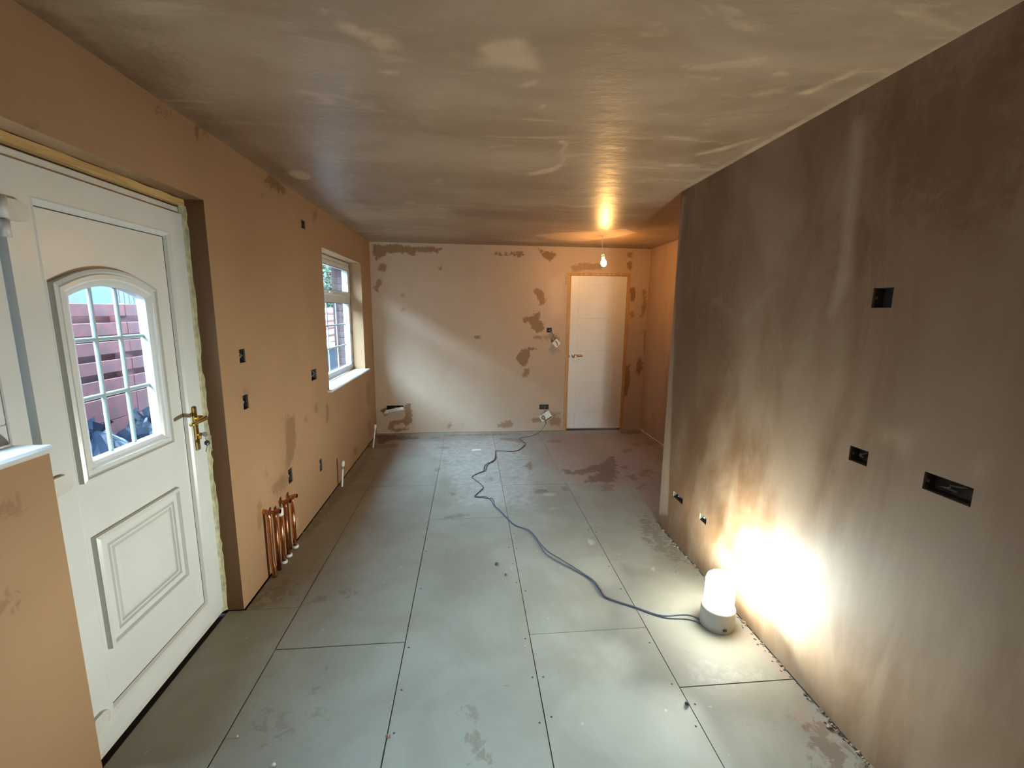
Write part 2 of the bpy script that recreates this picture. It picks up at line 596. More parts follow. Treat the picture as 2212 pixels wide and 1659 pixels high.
def slab(name, axis, val, sign, thick, ur, vr, holes, mat, step=.03, stains=(), shade_edge=None):
    """a wall, ceiling or board: face at axis = val, body going in direction sign by thick.
    holes: (u0, u1, v0, v1, depth or None for through)"""
    ax = [i for i in range(3) if i != axis]
    hu = [h[0] for h in holes]+[h[1] for h in holes]
    hv = [h[2] for h in holes]+[h[3] for h in holes]
    U, UC = lines(ur[0], ur[1], step, hu)
    V, VC = lines(vr[0], vr[1], step, hv)

    def hole(u, v):
        for h in holes:
            if h[0]-1e-6 < u < h[1]+1e-6 and h[2]-1e-6 < v < h[3]+1e-6:
                return h
        return None

    def P(u, v, d):
        p = [0, 0, 0]
        p[axis] = val+sign*d
        p[ax[0]], p[ax[1]] = u, v
        return p
    e = [0, 0, 0]
    nu, nv = len(U), len(V)
    UU, VV = np.meshgrid(U, V, indexing='ij')
    vs = np.zeros((nu*nv, 3))
    vs[:, axis] = val
    vs[:, ax[0]] = UU.ravel()
    vs[:, ax[1]] = VV.ravel()
    e0, e1, e2 = [np.zeros(3) for _ in range(3)]
    e0[ax[0]] = 1
    e1[ax[1]] = 1
    e2[axis] = -sign
    flip = np.cross(e0, e1)@e2 < 0
    fs = []
    for i in range(nu-1):
        for j in range(nv-1):
            if holes and hole((U[i]+U[i+1])/2, (V[j]+V[j+1])/2) is not None:
                continue
            q = (i*nv+j, (i+1)*nv+j, (i+1)*nv+j+1, i*nv+j+1)
            fs.append(q[::-1] if flip else q)
    C = stain_field(vs[:, ax], stains) if len(stains) else np.zeros((len(vs), 4))
    mb = MB()
    mb.v = [tuple(p) for p in vs]
    mb.f = fs
    mb.smooth = [False]*len(fs)
    ncell = {}
    for i in range(len(UC)-1):
        for j in range(len(VC)-1):
            ncell[i, j] = hole((UC[i]+UC[i+1])/2, (VC[j]+VC[j+1])/2)

    def quad(a, b, c, d, want):
        pa, pb, pc = map(np.array, (a, b, c))
        n = np.cross(pb-pa, pc-pa)
        mb.add([a, b, c, d], [(0, 1, 2, 3) if n@want > 0 else (3, 2, 1, 0)])
    for (i, j), h in ncell.items():
        u0, u1, v0, v1 = UC[i], UC[i+1], VC[j], VC[j+1]
        if h is None or h[4] is not None:
            quad(P(u0, v0, thick), P(u1, v0, thick), P(u1, v1, thick), P(u0, v1, thick), -e2)
        if h is not None and h[4] is not None:
            quad(P(u0, v0, h[4]), P(u1, v0, h[4]), P(u1, v1, h[4]), P(u0, v1, h[4]), e2)
        if h is None:
            for di, dj, a, b, w in ((-1, 0, (u0, v0), (u0, v1), -e0), (1, 0, (u1, v0), (u1, v1), e0),
                                    (0, -1, (u0, v0), (u1, v0), -e1), (0, 1, (u0, v1), (u1, v1), e1)):
                nb = ncell.get((i+di, j+dj), 'out')
                if nb is None:
                    continue
                dp = thick if nb == 'out' or nb[4] is None else nb[4]
                quad(P(*a, 0), P(*b, 0), P(*b, dp), P(*a, dp), w)
    o = mb.build(name, mat)
    CC = np.zeros((len(mb.v), 4))
    CC[:len(C)] = C
    if shade_edge is not None:
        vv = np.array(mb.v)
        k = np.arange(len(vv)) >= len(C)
        k &= shade_edge(vv)
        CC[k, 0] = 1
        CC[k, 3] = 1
    set_stain(o.data, CC)
    return o


# ------------------------------------------------------------------ holes for the back boxes (from the photo)
def hole_px(axis, val, x0, y0, x1, y1, depth):
    a, b = at(x0, y0, axis, val), at(x1, y1, axis, val)
    ax = [i for i in range(3) if i != axis]
    u = sorted((float(a[ax[0]]), float(b[ax[0]])))
    v = sorted((float(a[ax[1]]), float(b[ax[1]])))
    return (u[0], u[1], v[0], v[1], depth)


BD = .042
H_LEFT = [(516, 755, 531, 782, 'beside the back door, upper of the pair'), (524, 855, 538, 881, 'beside the back door, lower of the pair'),
          (672, 800, 685, 818, 'just left of the window sill'), (650, 473, 660, 496, 'high up near the ceiling'),
          (622, 1016, 633, 1038, 'low down above the copper pipes'), (690, 994, 697, 1014, 'low down between copper pipes and white pipe')]
H_RIGHT = [(1888, 622, 1925, 665, 'the highest on the brown wall'), (1837, 962, 1872, 1008, 'square one left of the double box'),
           (1998, 1018, 2096, 1096, 'wide double one nearest the camera'), (1455, 1060, 1474, 1090, 'low at the far end of the brown wall'),
           (1512, 1108, 1525, 1134, 'low and narrow, above the work light')]
H_BACK = [(1181, 708, 1192, 718, 'at switch height left of the white door'), (1165, 874, 1185, 884, 'low down left of the white door'),
          (835, 876, 872, 888, 'low down in the corner under the window side')]
holes_l = [hole_px(0, XL, *h[:4], BD) for h in H_LEFT]
holes_r = [hole_px(0, XR, *h[:4], BD) for h in H_RIGHT]
holes_b = [hole_px(1, D, *h[:4], BD) for h in H_BACK]

# ------------------------------------------------------------------ outlines of stains and some painted light and shade, read off the photo
DAMP_SHADE, PAL, MUD = 0, 1, 2
S_LEFT = stains_on(0, XL, [
    (DAMP_SHADE, .02, .8, stroke([(338, 233), (350, 243), (370, 250)], 7)),
    (DAMP_SHADE, .02, .8, stroke([(424, 275), (428, 303)], [6, 3])), (DAMP_SHADE, .02, .7, ell(449, 293, 9, 6, 30)),
    (DAMP_SHADE, .025, .9, stroke([(578, 385), (598, 402), (615, 418)], [8, 11, 5])), (DAMP_SHADE, .02, .5, ell(566, 422, 4, 8)),
    (DAMP_SHADE, .02, .6, ell(680, 468, 5, 14)), (DAMP_SHADE, .02, .4, ell(530, 850, 8, 10)),
    (DAMP_SHADE, .03, .62, stroke([(627, 900), (628, 955), (622, 1010)], [10, 11, 6])),
    (DAMP_SHADE, .03, .55, stroke([(622, 1030), (605, 1045), (590, 1062)], [8, 14, 10])),
    (DAMP_SHADE, .02, .5, ell(561, 1112, 4, 30)), (DAMP_SHADE, .02, .4, ell(576, 1022, 4, 10)), (PAL, .03, .5, ell(638, 1130, 8, 20)),
    (DAMP_SHADE, .02, .55, ell(707, 895, 4, 22)), (DAMP_SHADE, .02, .45, ell(661, 905, 4, 9)), (DAMP_SHADE, .02, .6, ell(768, 974, 5, 8)),
    (DAMP_SHADE, .02, .5, stroke([(729, 995), (731, 1045)], 2)), (DAMP_SHADE, .02, .5, stroke([(798, 910), (799, 940)], 2)),  # thin dark strips: shadows of the two white pipes painted on the wall
    (DAMP_SHADE, .03, .6, stroke([(0, 1305), (25, 1292), (45, 1280)], [14, 14, 6])), (DAMP_SHADE, .03, .5, ell(14, 1095, 22, 20)),
    (DAMP_SHADE, .02, .5, ell(683, 880, 4, 12)), (DAMP_SHADE, .02, .45, ell(806, 740, 3, 30)), (DAMP_SHADE, .02, .4, ell(795, 850, 5, 25)),
    (DAMP_SHADE, .02, .45, stroke([(60, 270), (75, 278)], 5)),
])
S_BACK = stains_on(1, D, [
    (DAMP_SHADE, .02, 1, [(806, 527), (835, 529), (862, 527), (885, 533), (918, 534), (930, 532), (955, 538), (945, 545), (920, 546), (900, 544), (893, 554), (880, 547), (860, 546), (840, 546), (826, 556), (812, 560), (805, 548)]),
    (DAMP_SHADE, .02, .9, ell(825, 578, 9, 10)), (DAMP_SHADE, .02, .85, stroke([(822, 604), (811, 626)], [5, 7])),
    (DAMP_SHADE, .02, .5, ell(821, 640, 4, 4)), (DAMP_SHADE, .02, .5, ell(872, 638, 5, 4)), (DAMP_SHADE, .02, .45, ell(870, 668, 4, 4)),
    (DAMP_SHADE, .02, .8, ell(953, 578, 5, 6)),
    (DAMP_SHADE, .02, 1, [(1067, 552), (1072, 541), (1080, 546), (1112, 545), (1128, 543), (1132, 550), (1124, 557), (1112, 553), (1080, 551)]),
    (DAMP_SHADE, .02, .9, ell(1122, 549, 9, 6)),
    (DAMP_SHADE, .02, 1, [(1162, 538), (1175, 543), (1192, 542), (1203, 551), (1193, 559), (1190, 566), (1178, 561), (1170, 550)]),
    (DAMP_SHADE, .02, .9, [(1151, 626), (1160, 623), (1172, 630), (1178, 645), (1175, 658), (1166, 660), (1160, 640)]),
    (DAMP_SHADE, .02, 1, [(1127, 686), (1140, 687), (1152, 680), (1168, 674), (1165, 690), (1175, 702), (1174, 714), (1160, 720), (1150, 710), (1144, 696), (1132, 698)]),
    (DAMP_SHADE, .025, .7, stroke([(1155, 728), (1172, 729)], 4)), (DAMP_SHADE, .03, .55, ell(1190, 728, 16, 7)),
    (DAMP_SHADE, .02, 1, [(1115, 773), (1128, 755), (1145, 751), (1164, 752), (1158, 757), (1146, 758), (1142, 775), (1136, 790), (1128, 792), (1118, 780)]),
    (DAMP_SHADE, .02, .85, [(1133, 796), (1142, 797), (1145, 805), (1136, 814), (1128, 817)]),
    (DAMP_SHADE, .02, .9, stroke([(1025, 728), (1040, 728)], 3)), (DAMP_SHADE, .02, .55, ell(1207, 757, 4, 3)),
    (DAMP_SHADE, .02, .9, [(835, 887), (826, 892), (830, 898), (838, 896)]),
    (DAMP_SHADE, .02, 1, stroke([(881, 872), (882, 890), (884, 905), (872, 915)], [6, 8, 9, 8])),
    (DAMP_SHADE, .02, 1, [(842, 910), (860, 908), (876, 906), (880, 914), (866, 916), (852, 916), (850, 926), (868, 926), (886, 924), (878, 930), (856, 934), (846, 932), (838, 926)]),  # dark patches low in the left corner
    (DAMP_SHADE, .02, .75, [(1073, 918), (1088, 912), (1104, 906), (1110, 920), (1098, 924), (1074, 923)]), (DAMP_SHADE, .02, .6, ell(970, 919, 5, 6)), (DAMP_SHADE, .02, .4, ell(995, 917, 6, 2)),
    (DAMP_SHADE, .025, .75, stroke([(1150, 908), (1168, 906)], 5)), (DAMP_SHADE, .03, .7, [(1186, 890), (1196, 892), (1210, 893), (1200, 898), (1212, 905), (1210, 918), (1190, 920), (1186, 908)]),
    (DAMP_SHADE, .02, .7, [(1234, 575), (1262, 569), (1300, 570), (1300, 582), (1262, 584), (1235, 588)]),
    (DAMP_SHADE, .02, .7, stroke([(1222, 592), (1223, 614)], 2)), (DAMP_SHADE, .02, .8, stroke([(1361, 545), (1362, 556)], 5)),
    (DAMP_SHADE, .02, .85, stroke([(1362, 565), (1359, 582)], 5)), (DAMP_SHADE, .02, 1, stroke([(1366, 622), (1368, 650)], 6)),
    (DAMP_SHADE, .02, .7, stroke([(1391, 625), (1393, 655), (1386, 685)], [3, 4, 4])), (DAMP_SHADE, .02, .7, ell(1365, 680, 5, 8)),
    (DAMP_SHADE, .02, .9, [(1377, 775), (1385, 772), (1390, 800), (1380, 810), (1373, 806)]), (DAMP_SHADE, .02, .9, stroke([(1357, 790), (1355, 820), (1351, 855)], [4, 6, 4])),
    (DAMP_SHADE, .02, .6, stroke([(1393, 715), (1396, 800)], 3)), (DAMP_SHADE, .02, .6, stroke([(1392, 830), (1393, 855)], 3)),
    (PAL, .06, .6, [(1180, 600), (1220, 590), (1220, 680), (1190, 690)]),
])
S_RIGHT = stains_on(0, XR, [
    (PAL, .03, .55, [(1836, 250), (1874, 245), (1868, 330), (1858, 420), (1845, 600), (1800, 700), (1782, 690), (1808, 560), (1822, 400)]),
    (PAL, .08, .38, [(1560, 330), (1760, 420), (1745, 500), (1700, 560), (1660, 640), (1640, 600), (1600, 420)]),
    (PAL, .06, .6, [(1900, 915), (1945, 920), (1985, 930), (1980, 985), (1945, 1000), (1925, 965), (1900, 960)]),
    (PAL, .05, .55, ell(2118, 1010, 30, 40, 20)), (PAL, .04, .45, stroke([(1960, 1010), (1966, 1040)], 10)),
    (PAL, .04, .4, ell(1960, 487, 12, 8)), (PAL, .03, .35, ell(2128, 505, 14, 5)),
    (DAMP_SHADE, .04, .5, stroke([(2000, 300), (2050, 280)], [8, 12])), (DAMP_SHADE, .02, .6, ell(1960, 313, 4, 6)),
    (DAMP_SHADE, .08, .55, [(1470, 640), (1560, 660), (1590, 760), (1560, 900), (1500, 930), (1470, 800)]),
    (PAL, .02, .55, stroke([(1432, 1115), (1455, 600), (1478, 420)], [12, 8, 4])),
    (DAMP_SHADE, .05, .5, ell(1505, 1040, 26, 60)), (DAMP_SHADE, .05, .4, [(1820, 470), (1900, 480), (1900, 580), (1800, 600)]),
    (DAMP_SHADE, .08, .5, [(1880, 240), (2212, 60), (2212, 420), (2100, 500), (1960, 420)]),
    (PAL, .05, .32, stroke([(1880, 1490), (1870, 1560), (1885, 1600)], [14, 12, 7])),
    (PAL, .03, .4, stroke([(1735, 1230), (1730, 1330)], 5)), (PAL, .05, .4, stroke([(1540, 640), (1600, 700), (1690, 600)], 18)),
])
S_CEIL = stains_on(2, H, [
    (PAL, .04, .8, stroke([(722, 45), (775, 70), (830, 92), (866, 100)], [5, 12, 16, 4])), (PAL, .03, .6, stroke([(640, 5), (700, 25), (760, 35)], [4, 9, 3])),
    (PAL, .05, .75, [(1030, 105), (1060, 85), (1130, 75), (1160, 120), (1170, 160), (1120, 155), (1070, 145), (1028, 145)]), (PAL, .02, .9, ell(1057, 108, 16, 13)),
    (PAL, .02, .75, stroke([(1120, 182), (1165, 178)], [5, 7])), (PAL, .02, .7, stroke([(815, 155), (865, 160)], [5, 8])),
    (PAL, .02, .7, stroke([(585, 52), (660, 56)], 6)), (PAL, .02, .5, ell(980, 118, 14, 10)), (PAL, .02, .5, ell(972, 157, 16, 7)), (PAL, .02, .85, ell(647, 378, 24, 9, 12)),
    (PAL, .015, .95, ell(1172, 230, 6, 4)),
    (PAL, .03, .85, [(1720, 205), (1780, 180), (1870, 140), (1868, 152), (1810, 175), (1750, 205)]), (PAL, .02, .6, stroke([(1670, 158), (1710, 160)], 5)),
    (PAL, .02, .6, stroke([(1510, 150), (1570, 155)], 5)), (PAL, .02, .7, ell(1482, 140, 14, 8, 30)), (PAL, .03, .5, stroke([(1620, 205), (1700, 190)], 9)),
    (PAL, .02, .75, stroke([(1205, 305), (1225, 310), (1215, 340), (1218, 358)], [6, 8, 6, 4])), (PAL, .02, .7, stroke([(1140, 378), (1195, 366), (1215, 355)], [4, 6, 3])),
    (PAL, .02, .55, stroke([(1050, 318), (1110, 315)], 3)), (PAL, .02, .5, stroke([(820, 305), (870, 290)], 2)), (PAL, .02, .5, stroke([(780, 300), (850, 288)], 2)),
    (PAL, .02, .55, ell(948, 390, 12, 5)), (PAL, .02, .5, stroke([(870, 435), (900, 440)], 4)), (PAL, .02, .5, stroke([(940, 450), (970, 455)], 4)),
    (PAL, .04, .95, [(1150, 508), (1220, 502), (1290, 500), (1350, 494), (1375, 503), (1330, 512), (1260, 522), (1200, 518)]),  # the bulb's bright patch on the ceiling, painted in as a pale shape
    (PAL, .02, .5, stroke([(1190, 438), (1240, 446), (1290, 445)], 3)), (PAL, .03, .4, stroke([(1360, 395), (1430, 385)], 6)), (PAL, .03, .5, stroke([(1380, 345), (1480, 355)], 3)),
    (PAL, .025, .6, stroke([(2205, 8), (1840, 206), (1480, 405)], [7, 7, 3])),
    (DAMP_SHADE, .06, .7, stroke([(60, 10), (300, 165), (520, 310), (660, 405), (790, 500)], [22, 22, 18, 12, 5])),
    (DAMP_SHADE, .05, .6, stroke([(830, 522), (1100, 526), (1400, 533)], [4, 5, 5])), (DAMP_SHADE, .1, .6, [(100, 40), (260, 40), (420, 180), (360, 200), (200, 110)]),
    (PAL, .03, .4, stroke([(330, 240), (345, 250)], 4)), (PAL, .02, .6, stroke([(1500, 335), (1560, 322), (1640, 298)], [3, 5, 3])),
    (PAL, .02, .55, stroke([(1400, 352), (1450, 358), (1515, 358)], 3)), (PAL, .03, .5, stroke([(1440, 250), (1480, 255)], 5)), (PAL, .02, .6, stroke([(1470, 165), (1560, 172)], 3)),
    (PAL, .02, .55, stroke([(1330, 330), (1355, 318)], 5)), (PAL, .02, .5, stroke([(1290, 290), (1360, 285)], 3)), (PAL, .02, .5, stroke([(1060, 350), (1080, 385)], 3)),
    (PAL, .04, .4, stroke([(760, 270), (860, 262), (960, 268)], [3, 6, 3])), (PAL, .03, .45, stroke([(1000, 168), (1100, 176)], 4)), (PAL, .04, .4, stroke([(480, 110), (560, 118), (640, 112)], [3, 6, 3])),
    (PAL, .05, .4, stroke([(1290, 40), (1310, 110), (1240, 190)], [14, 10, 6])), (PAL, .04, .35, stroke([(1700, 90), (1820, 85), (1900, 60)], [5, 9, 4])), (PAL, .03, .45, stroke([(1880, 95), (1950, 88)], 4)),
])
S_FLOOR = stains_on(2, 0.0, [
    (MUD, .25, .95, [(1180, 936), (1420, 932), (1430, 1130), (1370, 1050), (1215, 1040), (1170, 985)]),
    (MUD, .12, .5, [(816, 940), (1180, 936), (1180, 990), (820, 985)]),
    (DAMP_SHADE, .03, .9, [(1215, 1012), (1240, 1018), (1280, 1006), (1300, 1000), (1325, 985), (1332, 1010), (1330, 1042), (1262, 1042), (1268, 1034), (1290, 1020), (1240, 1026), (1220, 1022)]),
    (DAMP_SHADE, .03, .8, stroke([(1140, 1002), (1150, 1012)], 7)), (DAMP_SHADE, .02, .7, ell(1168, 1061, 14, 5)), (DAMP_SHADE, .02, .6, ell(1222, 1056, 8, 5)), (DAMP_SHADE, .03, .55, ell(1312, 1054, 12, 8)),
    (DAMP_SHADE, .03, .7, ell(1366, 1030, 12, 6, 20)), (DAMP_SHADE, .03, .6, ell(1395, 1022, 14, 7, -20)), (DAMP_SHADE, .03, .5, ell(1385, 1052, 8, 8)), (DAMP_SHADE, .02, .5, ell(1350, 1010, 10, 4)),
    (DAMP_SHADE, .02, .6, stroke([(1345, 975), (1365, 973)], 4)), (DAMP_SHADE, .02, .5, ell(1375, 960, 12, 4)), (DAMP_SHADE, .02, .5, ell(1410, 957, 16, 4)), (DAMP_SHADE, .02, .5, ell(1200, 953, 16, 4)),
    (DAMP_SHADE, .02, .5, ell(958, 967, 14, 3)), (DAMP_SHADE, .02, .5, ell(945, 1014, 6, 4)), (DAMP_SHADE, .02, .45, ell(961, 995, 6, 3)), (DAMP_SHADE, .02, .7, ell(977, 1068, 8, 3)), (DAMP_SHADE, .02, .5, ell(1059, 1035, 6, 4)),
    (DAMP_SHADE, .02, .5, ell(985, 1115, 26, 4, -5)), (DAMP_SHADE, .02, .6, stroke([(1080, 948), (1130, 952)], [2, 5])), (DAMP_SHADE, .02, .7, stroke([(1340, 934), (1385, 934)], 3)),
    (DAMP_SHADE, .03, 1, [(814, 940), (855, 940), (866, 947), (840, 952), (816, 962)]), (DAMP_SHADE, .03, .85, [(858, 942), (905, 943), (900, 948), (862, 951)]), (DAMP_SHADE, .02, .6, stroke([(930, 946), (948, 946)], 1.6)),
    (DAMP_SHADE, .03, .6, stroke([(960, 941), (1100, 938)], 1.5)), (DAMP_SHADE, .02, .55, stroke([(790, 965), (860, 963)], 4)),
    (PAL, .15, .5, [(905, 948), (1130, 942), (1170, 1000), (1180, 1110), (960, 1100), (950, 1010), (880, 960)]),
    (PAL, .03, .6, ell(1185, 1068, 20, 5)), (PAL, .03, .5, stroke([(1180, 1100), (1240, 1094)], 4)),
    (DAMP_SHADE, .03, .5, stroke([(670, 1298), (715, 1290)], 5)), (DAMP_SHADE, .03, .45, ell(755, 1280, 14, 8)), (DAMP_SHADE, .05, .5, ell(600, 1275, 30, 18)), (DAMP_SHADE, .04, .5, ell(545, 1305, 25, 10)),
    (DAMP_SHADE, .03, .4, ell(680, 1495, 8, 5)), (DAMP_SHADE, .05, .35, stroke([(570, 1545), (610, 1580)], 10)), (DAMP_SHADE, .02, .3, ell(690, 1545, 20, 9)),
    (DAMP_SHADE, .03, .5, stroke([(1020, 1580), (1030, 1610), (1045, 1640)], [5, 9, 6])), (DAMP_SHADE, .03, .4, ell(1012, 1545, 8, 10)),
    (PAL, .015, .7, ell(735, 1480, 7, 9, -60)), (PAL, .015, .6, ell(512, 1625, 10, 5)), (PAL, .02, .4, ell(560, 1585, 24, 9)), (PAL, .015, .55, ell(520, 1505, 8, 7)), (PAL, .015, .4, ell(345, 1585, 10, 6, -50)),
    (PAL, .015, .75, ell(1276, 1170, 12, 7, 30)), (PAL, .015, .6, ell(1335, 1196, 8, 4)), (PAL, .015, .7, ell(1411, 1228, 7, 8)), (PAL, .015, .6, ell(1278, 1138, 4, 3)), (PAL, .015, .5, ell(1218, 1333, 7, 8)),
    (DAMP_SHADE, .06, .6, stroke([(1390, 1125), (1425, 1175), (1470, 1210)], [12, 14, 10])), (MUD, .05, .8, stroke([(1430, 1150), (1500, 1235)], 8)),
    (MUD, .05, .8, stroke([(1600, 1350), (1690, 1450), (1760, 1525)], [12, 16, 12])), (DAMP_SHADE, .04, .7, stroke([(1745, 1560), (1790, 1620), (1830, 1659)], [12, 26, 30])),
    (MUD, .06, .7, stroke([(1700, 1500), (1840, 1659)], 30)), (DAMP_SHADE, .03, .4, stroke([(650, 1165), (720, 1080), (780, 1010), (806, 965)], [8, 7, 5, 4])),
    (PAL, .05, .45, [(1470, 1420), (1560, 1420), (1660, 1440), (1690, 1480), (1560, 1500), (1480, 1480)]),
])

# ------------------------------------------------------------------ the room
WT = .13
GZ_ = -.18     # outside ground
XO = -1.4145      # outer face of the outside wall
holes_left_all = holes_l + [(YP, YJ, 0.0, ZH, None), (.22, YP, 1.176, ZH, None), (3.872, 5.195, .885, 2.095, None)]
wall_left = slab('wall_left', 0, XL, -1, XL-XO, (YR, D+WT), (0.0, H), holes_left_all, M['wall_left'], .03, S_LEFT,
                 shade_edge=lambda v: (abs(v[:, 1]-YJ) < 1e-4) & (v[:, 2] < ZH+1e-4))  # far jamb takes the damp colour to paint in its shade
tag(wall_left, 'dry pale pink plastered wall with back door and window', 'wall', kind='structure')
XB = -1.535
wall_outside = slab('wall_outside', 0, XO-.0005, -1, XO-.0005-XB, (YR-.12, D+WT), (GZ_, H+.6), [(YP, YJ, 0.0, ZH, None), (.22, YP, 1.176, ZH, None), (3.872, 5.195, .885, 2.095, None)], M['brick'], .4)
tag(wall_outside, 'outer brick skin of the house', 'wall', kind='structure')
bk = MB().rbox((XB+.004, -.0045, 0), (XO-.004, .004, .065), .002).build('brick', M['brick'])
rev_mesh = bk.data
bpy.data.objects.remove(bk)
for k in range(16):
    o = link('brick', rev_mesh, wall_outside)
    o.location = (0, 5.195, .896+k*.075)
DL, DR_ = 1.254, 2.076        # rough opening of the white door
DT = 2.085
wall_back = slab('wall_back', 1, D, 1, WT, (XL, XA), (0.0, H), holes_b+[(DL, DR_, 0.0, DT, None)], M['wall_back'], .022, S_BACK)
tag(wall_back, 'far end wall of pink plaster with brown damp patches', 'wall', kind='structure')
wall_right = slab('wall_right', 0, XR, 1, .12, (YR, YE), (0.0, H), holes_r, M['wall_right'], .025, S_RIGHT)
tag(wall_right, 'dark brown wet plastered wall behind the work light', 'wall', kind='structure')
wall_return = slab('wall_return', 1, YE, -1, .12, (XR+.12, XA+.12), (0.0, H), [], M['alcove'], .3)
tag(wall_return, 'short return wall behind the end of the brown wall', 'wall', kind='structure')
wall_alcove = slab('wall_alcove', 0, XA, 1, .12, (YE, D+WT), (0.0, H), [], M['alcove'], .05,
                   stains_on(0, XA, [(PAL, .02, .4, stroke([(1445, 640), (1440, 800)], 3))]))
tag(wall_alcove, 'side wall of the recess right of the white door', 'wall', kind='structure')
wall_rear = slab('wall_rear', 1, YR, -1, .12, (XO, XA), (0.0, H), [], M['wall_left'], .3)
tag(wall_rear, 'pink plastered wall behind the camera', 'wall', kind='structure')
ceiling = slab('ceiling', 2, H, 1, .1, (XO, XA+.12), (YR-.12, D+WT), [], M['ceiling'], .03, S_CEIL)
tag(ceiling, 'freshly skimmed brown plaster ceiling with pale trowel streaks', 'ceiling', kind='structure')
floor = MB().box((XO, YR-.12, -.16), (XA+.12, D+WT, -.019)).build('floor', M['void'])
tag(floor, 'floor laid with grey cement boards', 'floor', kind='structure')

# boards: x0, x1, y0, y1 (joints read off the photo)
G = .0016
sx = [-1.203, -.925, -.320, .290, .895, 1.4225]
XG = XF + .022      # board edge in the door opening
boards = [(sx[0], sx[1], YR+.01, 1.33, .003), (XG, sx[1], 1.33, YJ-.004, .008), (sx[0], sx[1], YJ-.004, 2.572, .007),
          (sx[0], sx[1], 2.572, 3.888, .003), (sx[0], sx[1], 3.888, 5.2, .003), (sx[0], sx[1], 5.2, D-.012, .003),
          (sx[1], sx[2], YR+.01, .72, .006), (sx[1], sx[2], .72, 1.938, .006), (sx[1], sx[2], 1.938, 3.892, .006), (sx[1], sx[2], 3.892, 5.12, .003), (sx[1], sx[2], 5.12, D-.010, .003),
          (sx[2], sx[3], YR+.01, .75, .006), (sx[2], sx[3], .75, 3.211, .006), (sx[2], sx[3], 3.211, 4.42, .003), (sx[2], sx[3], 4.42, D-.010, .002),
          (sx[3], sx[4], YR+.01, .7, .004), (sx[3], sx[4], .7, 1.940, .005), (sx[3], sx[4], 1.940, 3.84, .003), (sx[3], sx[4], 3.84, D-.008, .002),
          (sx[4], sx[5], YR+.01, 1.575, .006), (sx[4], sx[5], 1.575, 2.566, .006), (sx[4], sx[5], 2.566, YE, .005),
          (sx[4], 1.487, YE, 3.84, .003), (sx[4], 1.487, 3.84, D-.008, .002), (1.487, XA-.005, YE+.004, 4.4, .003), (1.487, XA-.005, 4.4, D-.008, .003)]
screw_me = MB().lathe([(.0045, -.001), (.0045, .0006), (.0025, .0007), (.0, .0004)], 8).build('screw', M['stone'])
screw_mesh = screw_me.data
bpy.data.objects.remove(screw_me)
for i, (x0, x1, y0, y1, g) in enumerate(boards):
    tz = -.0012*((i*7) % 5)/4
    if y1 > 3.9 or x0 > .8 and y0 > 3:
        tz = 0
    gg = G/2 + g/4
    b = slab('floor_board', 2, tz, -1, .018, (x0+gg, x1-gg), (y0+gg, y1-gg), [], M['floor'], .03, S_FLOOR)
    b.parent = floor
    if y0 < 3.0 and y1 > .8 and x1 > -.2:
        for e in (x0+.025, x1-.025):
            yy = y0+.06+random.random()*.05
            while yy < y1-.03:
                if 1.0 < yy < 3.0 and random.random() < .75:
                    s = link('screw', screw_mesh, b)
                    s.location = (e+random.uniform(-.006, .006), yy, tz)
                yy += .19+random.random()*.06

# ------------------------------------------------------------------ back boxes in the walls
bb_count = 0


def back_box(axis, val, sign, h, label, wires):
    """sheet metal box let into the wall; sign is the way into the wall"""
    global bb_count
    u0, u1, v0, v1, dep = h
    ax = [i for i in range(3) if i != axis]

    def P(u, v, d):
        p = [0, 0, 0]
        p[axis] = val+sign*d
        p[ax[0]], p[ax[1]] = u, v
        return p
    base = P((u0+u1)/2, v0, .004)
    t = empty('back_box', base, label, 'socket box', 'metal back boxes let into the walls')
    e = .0008
    d0, d1, tk = .006, dep-.001, .0016
    mb = LMB()

    def bx(a, b, c, d, x, y):
        lo, hi = P(a, c, x), P(b, d, y)
        mb.box([min(lo[i], hi[i]) for i in range(3)], [max(lo[i], hi[i]) for i in range(3)])
    a, b, c, d = u0+e, u1-e, v0+e, v1-e
    bx(a, b, c, d, d1-tk, d1)
    bx(a, a+tk, c, d, d0, d1-tk)
    bx(b-tk, b, c, d, d0, d1-tk)
    bx(a+tk, b-tk, c, c+tk, d0, d1-tk)
    bx(a+tk, b-tk, d-tk, d, d0, d1-tk)
    mb.build_on('box', M['galv'], t)
    um, vm = (u0+u1)/2, (v0+v1)/2
    for s in (0, 1):
        lg = LMB()
        uu = a+tk if s == 0 else b-tk
        w = .009*(1 if s == 0 else -1)
        lo, hi = P(min(uu, uu+w), vm-.005, d0+.002), P(max(uu, uu+w), vm+.005, d0+.0032)
        lg.box([min(lo[i], hi[i]) for i in range(3)], [max(lo[i], hi[i]) for i in range(3)])
        lg.build_on('fixing_lug', M['galv'], t)
    rr = random.Random(bb_count)
    bb_count += 1
    hw, hv = (b-a)/2-.012, (d-c)/2-.012
    for k in range(wires):
        pts = []
        s0 = rr.uniform(-1, 1)
        for q in range(7):
            f = q/6
            pts.append(P(um+hw*(s0*(1-f)+rr.uniform(-.5, .5)*f+.5*math.sin(3*f+k)), vm+hv*(1-1.7*f)*(1 if k % 2 else .8),
                         d1-.006-.022*math.sin(f*2.6)))
        LMB().tube(pts, .0032, 6).build_on('wire', M['wire'], t)
    return t


for h, src in zip(holes_l, H_LEFT):
    back_box(0, XL, -1, h, 'dark metal socket box in the left wall, '+src[4], 1)
for h, src in zip(holes_r, H_RIGHT):
    back_box(0, XR, 1, h, 'dark empty socket box, '+src[4], 1 if 'double' in src[4] or 'low' in src[4] else 0)
for h, src in zip(holes_b, H_BACK):
    back_box(1, D, 1, h, 'dark socket box in the far wall, '+src[4], 3)


